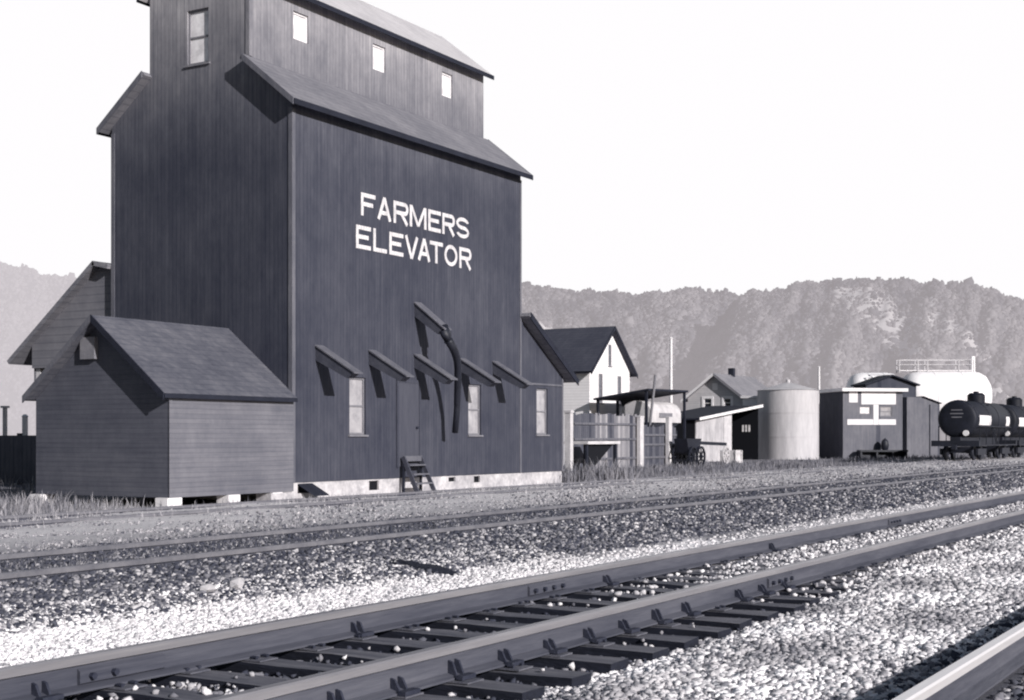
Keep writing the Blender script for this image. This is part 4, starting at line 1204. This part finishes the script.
# ------------------------------------------------------------------ tank cars on the siding
def tank_car(label):
    root = empty('tank_car', (79.7, 18.15, .2), label, 'tank car', 'tank cars on the siding')
    x0, y, Lc, r, zc = 79.7, 18.15, 9.8, 1.06, 2.5
    prof = [(0, .02), (.01, .6), (.04, .92), (.1, 1.02), (.16, r), (Lc - .16, r), (Lc - .1, 1.02), (Lc - .04, .92), (Lc - .01, .6), (Lc, .02)]
    mb = MB(); mb.tube([(x0 + a, y, zc) for a, b in prof], [b for a, b in prof], 32); o = mb.build('tank_body', 'tankblack', root); smooth_by_angle(o, 50)
    for a in (.34, Lc * .36, Lc * .62, Lc - .4):
        mb = MB(); mb.tube([(x0 + a, y, zc), (x0 + a + .07, y, zc)], r + .02, 32); mb.build('tank_band', 'black', o)
    # white patches wrapped on the side
    for a0, a1 in ((.9, 3.9), (8.2, 9.2)):
        vs, fs = [], []
        n = 8
        for i in range(n + 1):
            a = math.radians(-18 + 30 * i / n)
            for xx in (a0, a1): vs.append((x0 + xx, y - (r + .008) * math.cos(a), zc + (r + .008) * math.sin(a)))
        for i in range(n): fs.append((2 * i, 2 * i + 1, 2 * i + 3, 2 * i + 2))
        mb = MB(); mb.add(vs, fs); mb.build('white_patch', 'white', o)
    mb = MB()                                                       # faint stencil lines on the end
    for z, w in ((2.98, .3), (2.78, .36), (2.58, .28)): mb.box(x0 - .006, x0 + .03, y - w, y + w, z, z + .05)
    mb.build('stencil', 'frame', o)
    mb = MB(); mb.tube([(x0 - .06, y - .5, 1.72), (x0 + .05, y - .5, 1.72)], .16, 14); mb.build('end_lamp', 'white', root)
    xm_ = x0 + Lc / 2
    mb = MB(); mb.tube([(xm_, y, zc + .8), (xm_, y, 3.95), (xm_, y, 4.08)], [.5, .5, .36], 20); d = mb.build('dome', 'tankblack', root); smooth_by_angle(d)
    mb = MB(); mb.tube([(xm_, y, 4.08), (xm_, y, 4.18)], .16, 12); mb.build('dome_cap', 'black', d)
    mb = MB(); mb.box(x0 - .35, x0 + Lc + .35, y - .28, y + .28, 1.05, 1.5); mb.box(x0 - .4, x0 - .1, y - 1.3, y + 1.3, .98, 1.3); mb.box(x0 + Lc + .1, x0 + Lc + .4, y - 1.3, y + 1.3, .98, 1.3)
    mb.box(x0 - .1, x0 + Lc + .1, y - 1.3, y - .95, 1.0, 1.07); mb.box(x0 - .1, x0 + Lc + .1, y + .95, y + 1.3, 1.0, 1.07)
    mb.build('underframe', 'black', root)
    mb = MB(); mb.box(x0 - .75, x0 - .4, y - .12, y + .12, .8, 1.06); mb.build('coupler', 'black', root)
    mb = MB(); mb.box(x0 + Lc + .4, x0 + Lc + .75, y - .12, y + .12, .8, 1.06); mb.build('coupler', 'black', root)
    for sgn in (-1, 1):
        mb = MB()
        for k in np.linspace(.6, Lc - .6, 6): mb.bar((x0 + k, y + sgn * 1.12, 1.05), (x0 + k, y + sgn * 1.12, 2.1), .04)
        mb.bar((x0 + .6, y + sgn * 1.12, 2.1), (x0 + Lc - .6, y + sgn * 1.12, 2.1), .05); mb.build('handrail', 'black', root)
    mb = MB()
    for s_ in (-.2, .2): mb.bar((xm_ + s_, y - 1.2, 1.05), (xm_ + s_, y - .62, 3.5), .05)
    for k in range(7): mb.bar((xm_ - .2, y - 1.2 + .083 * k, 1.3 + .33 * k), (xm_ + .2, y - 1.2 + .083 * k, 1.3 + .33 * k), .04)
    mb.build('ladder', 'black', root)
    for bx in (1.6, Lc - 1.6):
        mb = MB()
        for sy in (-.98, .98): mb.box(x0 + bx - 1.1, x0 + bx + 1.1, y + sy - .07, y + sy + .07, .5, .85); mb.box(x0 + bx - .4, x0 + bx + .4, y + sy - .09, y + sy + .09, .34, .5)
        mb.box(x0 + bx - .25, x0 + bx + .25, y - 1.0, y + 1.0, .6, .94)
        bg = mb.build('bogie', 'black', root)
        for wx in (-.85, .85):
            for sy in (-.752, .752):
                mb = MB(); mb.tube([(x0 + bx + wx, y + sy - .07, .62), (x0 + bx + wx, y + sy - .03, .62), (x0 + bx + wx, y + sy + .07, .62)], [.4, .42, .42], 20); mb.build('wheel', 'black', bg)
    return root
tc = tank_car('black railway tank car with round end facing the camera and white side patches')
tc2 = copy_tree(tc); tc2.location = (79.7 + 11.35, 18.15, .2); tc2['label'] = 'second black tank car, coupled behind the one showing its round end'

# ------------------------------------------------------------------ bluffs
def vnoise(x, y, seed):
    """smooth value noise on arrays"""
    tab = np.random.default_rng(seed).uniform(-1, 1, (64, 64))
    xi, yi = np.floor(x).astype(int), np.floor(y).astype(int)
    fx, fy = x - xi, y - yi
    fx, fy = fx * fx * (3 - 2 * fx), fy * fy * (3 - 2 * fy)
    g = lambda a, b: tab[a % 64, b % 64]
    return (g(xi, yi) * (1 - fx) + g(xi + 1, yi) * fx) * (1 - fy) + (g(xi, yi + 1) * (1 - fx) + g(xi + 1, yi + 1) * fx) * fy
def fbm(x, y, seed):
    return sum(vnoise(x * 2 ** k, y * 2 ** k, seed + k) * .5 ** k for k in range(4))

def hill(name, prof, z_near, z_far, n_v, seed, mat_h, relief, power=1.25, lo=-900, hi=2000, bare_fn=None):
    pxs = np.arange(lo, hi, 5.0)
    ys = np.interp(pxs, [p[0] for p in prof], [p[1] for p in prof])
    ht = np.maximum((437 - ys) / 1400 * z_far, 0)
    tt = np.linspace(0, 1, n_v + 1)
    U, T_ = np.meshgrid(pxs, tt)
    fold = fbm(U / 46.0 - T_ * .8, T_ * .9, seed)                    # gullies run down the face
    zd = z_near + (z_far - z_near) * T_
    zz = zd + fold * relief * np.sin(np.pi * np.clip(T_, 0, 1)) ** .7
    X = (U - 512) / 1400 * zz
    H = ht[None, :] * (T_ ** power) * (1 + .10 * fold * np.sin(np.pi * T_)) + fbm(U / 14., T_ * 3, seed + 9) * ht[None] * .02 - 1
    G_ = np.stack([zz * C + X * S, zz * S - X * C, H], 2)
    zb = z_far + 500; Xb = (pxs - 512) / 1400 * zb
    back = np.stack([zb * C + Xb * S, zb * S - Xb * C, ht * .85 - 2], 1)[None]
    V = np.concatenate([G_, back]).reshape(-1, 3)
    n = len(pxs)
    a = (np.arange(n_v + 1)[:, None] * n + np.arange(n - 1)[None]).ravel()
    fs = np.stack([a, a + 1, a + n + 1, a + n], 1)
    tn = np.zeros(len(V))
    if bare_fn is not None: tn[: (n_v + 1) * n] = bare_fn(U.ravel(), T_.ravel())
    o = mesh_np(name, V, fs, tn, mat_h)
    o.data.polygons.foreach_set('use_smooth', [True] * len(o.data.polygons))
    tag(o, kind='structure')
    return G_, pxs, fold

def woods(name, hl, n, size, mat, label, lo, hi, seed, bare_fn=None, vmax=1.0):
    G_, pxs, fold = hl
    nv, nu, _ = G_.shape
    v01 = RNG.uniform(0, 1, n) ** .75 * vmax; u = RNG.uniform(lo, hi, n)
    dens = fbm(u / 30., v01 * 7, seed)
    keep = RNG.uniform(-1.1, .5, n) < dens + .55
    keep |= v01 > .93
    if bare_fn is not None: keep &= ~bare_fn(u, v01)
    u, v01, dens = u[keep], v01[keep], dens[keep]
    v = v01 * (nv - 1.001)
    ui = (u - pxs[0]) / (pxs[1] - pxs[0])
    i = ui.astype(int); j = v.astype(int); fu_, fv = (ui - i)[:, None], (v - j)[:, None]
    p = (G_[j, i] * (1 - fu_) + G_[j, i + 1] * fu_) * (1 - fv) + (G_[j + 1, i] * (1 - fu_) + G_[j + 1, i + 1] * fu_) * fv
    n = len(p)
    s_ = np.exp(RNG.normal(math.log(size), .27, n)) * (.8 + .5 * np.clip(dens, 0, 1))
    p[:, 2] += s_ * .4
    tone = np.clip(.45 - fold[j, i] * .25 + fbm(u / 9., v01 * 14, seed + 3) * .3 + RNG.normal(0, .14, n), 0, 1)  # crowns darkened in the gullies, shade put into the tone
    return tag(blobs(name, p, s_, tone, mat, (.7, 1.5), .3), label, 'woods', kind='stuff')

PR = [(-900, 437), (240, 437), (330, 380), (420, 300), (500, 276), (530, 283), (560, 288), (600, 287), (640, 290), (690, 287), (725, 290), (740, 296), (770, 306), (850, 330), (1000, 360), (2000, 380)]
PB = [(400, 437), (560, 432), (640, 400), (690, 352), (722, 312), (740, 294), (760, 286), (790, 282), (815, 281), (832, 276), (870, 277), (905, 276), (930, 279), (958, 283), (985, 288), (1022, 296), (1090, 306), (1200, 318), (1500, 340), (2000, 360)]
PL = [(-900, 300), (-400, 280), (-60, 252), (0, 260), (20, 268), (60, 273), (75, 276), (120, 285), (300, 300), (500, 312), (2000, 330)]
def bare(u, v):
    w_ = fbm(u / 22., v * 6, 40) * 14
    c = 862 + (0.9 - v) * 120
    a = (np.abs(u + w_ - c) < 36 - 40 * np.abs(v - .7)) & (v > .15) & (v < .94)
    c2_ = 925 + (0.85 - v) * 130
    b2 = (np.abs(u - w_ - c2_) < 16) & (v > .2) & (v < .88)
    return (a | b2) & (RNG.uniform(0, 1, len(u)) < .86)
def bare_a(u, v):
    return (np.abs(v - (.72 - (u - 540) / 260)) < .025) & (u > 535) & (u < 640)
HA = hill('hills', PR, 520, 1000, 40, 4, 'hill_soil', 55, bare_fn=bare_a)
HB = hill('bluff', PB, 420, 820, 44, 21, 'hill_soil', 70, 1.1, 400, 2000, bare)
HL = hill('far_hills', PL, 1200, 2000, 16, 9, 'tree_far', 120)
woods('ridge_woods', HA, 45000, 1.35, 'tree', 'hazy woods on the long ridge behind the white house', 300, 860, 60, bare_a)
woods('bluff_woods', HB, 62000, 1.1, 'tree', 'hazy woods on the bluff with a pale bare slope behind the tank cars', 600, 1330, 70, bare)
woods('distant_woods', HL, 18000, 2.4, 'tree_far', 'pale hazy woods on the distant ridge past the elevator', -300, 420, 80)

# ------------------------------------------------------------------ light
travel = Vector((.37, 1.0, -.42)).normalized()
sun = bpy.data.lights.new('sun', 'SUN'); sun.energy = 5.0; sun.angle = math.radians(.6); sun.color = (1, .975, .955)
so = bpy.data.objects.new('sun', sun); COL.objects.link(so)
so.rotation_mode = 'QUATERNION'; so.rotation_quaternion = travel.to_track_quat('-Z', 'Y')
so.location = (-40, -60, 60)
elv = math.asin(-travel.z); rot = math.atan2(-travel.x, -travel.y)
w = bpy.data.worlds.new('World'); scene.world = w; w.use_nodes = True
nt = w.node_tree; nt.nodes.clear()
sky = N(nt, 'ShaderNodeTexSky'); sky.sky_type = 'NISHITA'; sky.sun_disc = False
sky.sun_elevation = elv; sky.sun_rotation = rot; sky.dust_density = 1; sky.air_density = 1.2; sky.ozone_density = 1
bg = N(nt, 'ShaderNodeBackground'); bg.inputs['Strength'].default_value = .05
nt.links.new(sky.outputs[0], bg.inputs['Color'])
hz = N(nt, 'ShaderNodeBackground'); hz.inputs['Color'].default_value = (1.0, .985, 1.0, 1); hz.inputs['Strength'].default_value = 1.0
tc_ = N(nt, 'ShaderNodeTexCoord'); sp = N(nt, 'ShaderNodeSeparateXYZ'); nt.links.new(tc_.outputs['Generated'], sp.inputs[0])
mr = N(nt, 'ShaderNodeMapRange'); mr.inputs['From Min'].default_value = .31; mr.inputs['From Max'].default_value = .5
mr.inputs['To Min'].default_value = 1.0; mr.inputs['To Max'].default_value = .0; mr.clamp = True
nt.links.new(sp.outputs[2], mr.inputs['Value'])
dp = N(nt, 'ShaderNodeVectorMath'); dp.operation = 'DOT_PRODUCT'; nt.links.new(tc_.outputs['Generated'], dp.inputs[0]); dp.inputs[1].default_value = (C, S, 0)
mr2 = N(nt, 'ShaderNodeMapRange'); mr2.inputs['From Min'].default_value = -.1; mr2.inputs['From Max'].default_value = .5; mr2.clamp = True   # white sky shaped to the view side, dimmer sunward to cut fill light
nt.links.new(dp.outputs['Value'], mr2.inputs['Value'])
mx = N(nt, 'ShaderNodeMixShader'); nt.links.new(math_node(nt, 'MULTIPLY', mr.outputs[0], mr2.outputs[0]), mx.inputs[0])
nt.links.new(bg.outputs[0], mx.inputs[1]); nt.links.new(hz.outputs[0], mx.inputs[2])
wo = N(nt, 'ShaderNodeOutputWorld'); nt.links.new(mx.outputs[0], wo.inputs[0])

# ------------------------------------------------------------------ camera
cam = bpy.data.cameras.new('camera'); co = bpy.data.objects.new('camera', cam); COL.objects.link(co)
co.location = (0, 0, 1.5); co.rotation_euler = (math.radians(90), 0, TH - math.pi / 2)
cam.sensor_width = 36; cam.lens = 1400 / 1024 * 36
cam.shift_y = 87 / 1024
cam.clip_start = .1; cam.clip_end = 9000
scene.camera = co
scene.view_settings.view_transform = 'Standard'; scene.view_settings.look = 'None'
scene.view_settings.exposure = 0; scene.view_settings.gamma = 1
scene.render.engine = 'CYCLES'
scene.cycles.use_denoising = True
scene.cycles.max_bounces = 4; scene.cycles.diffuse_bounces = 3
scene.cycles.filter_width = 2.1
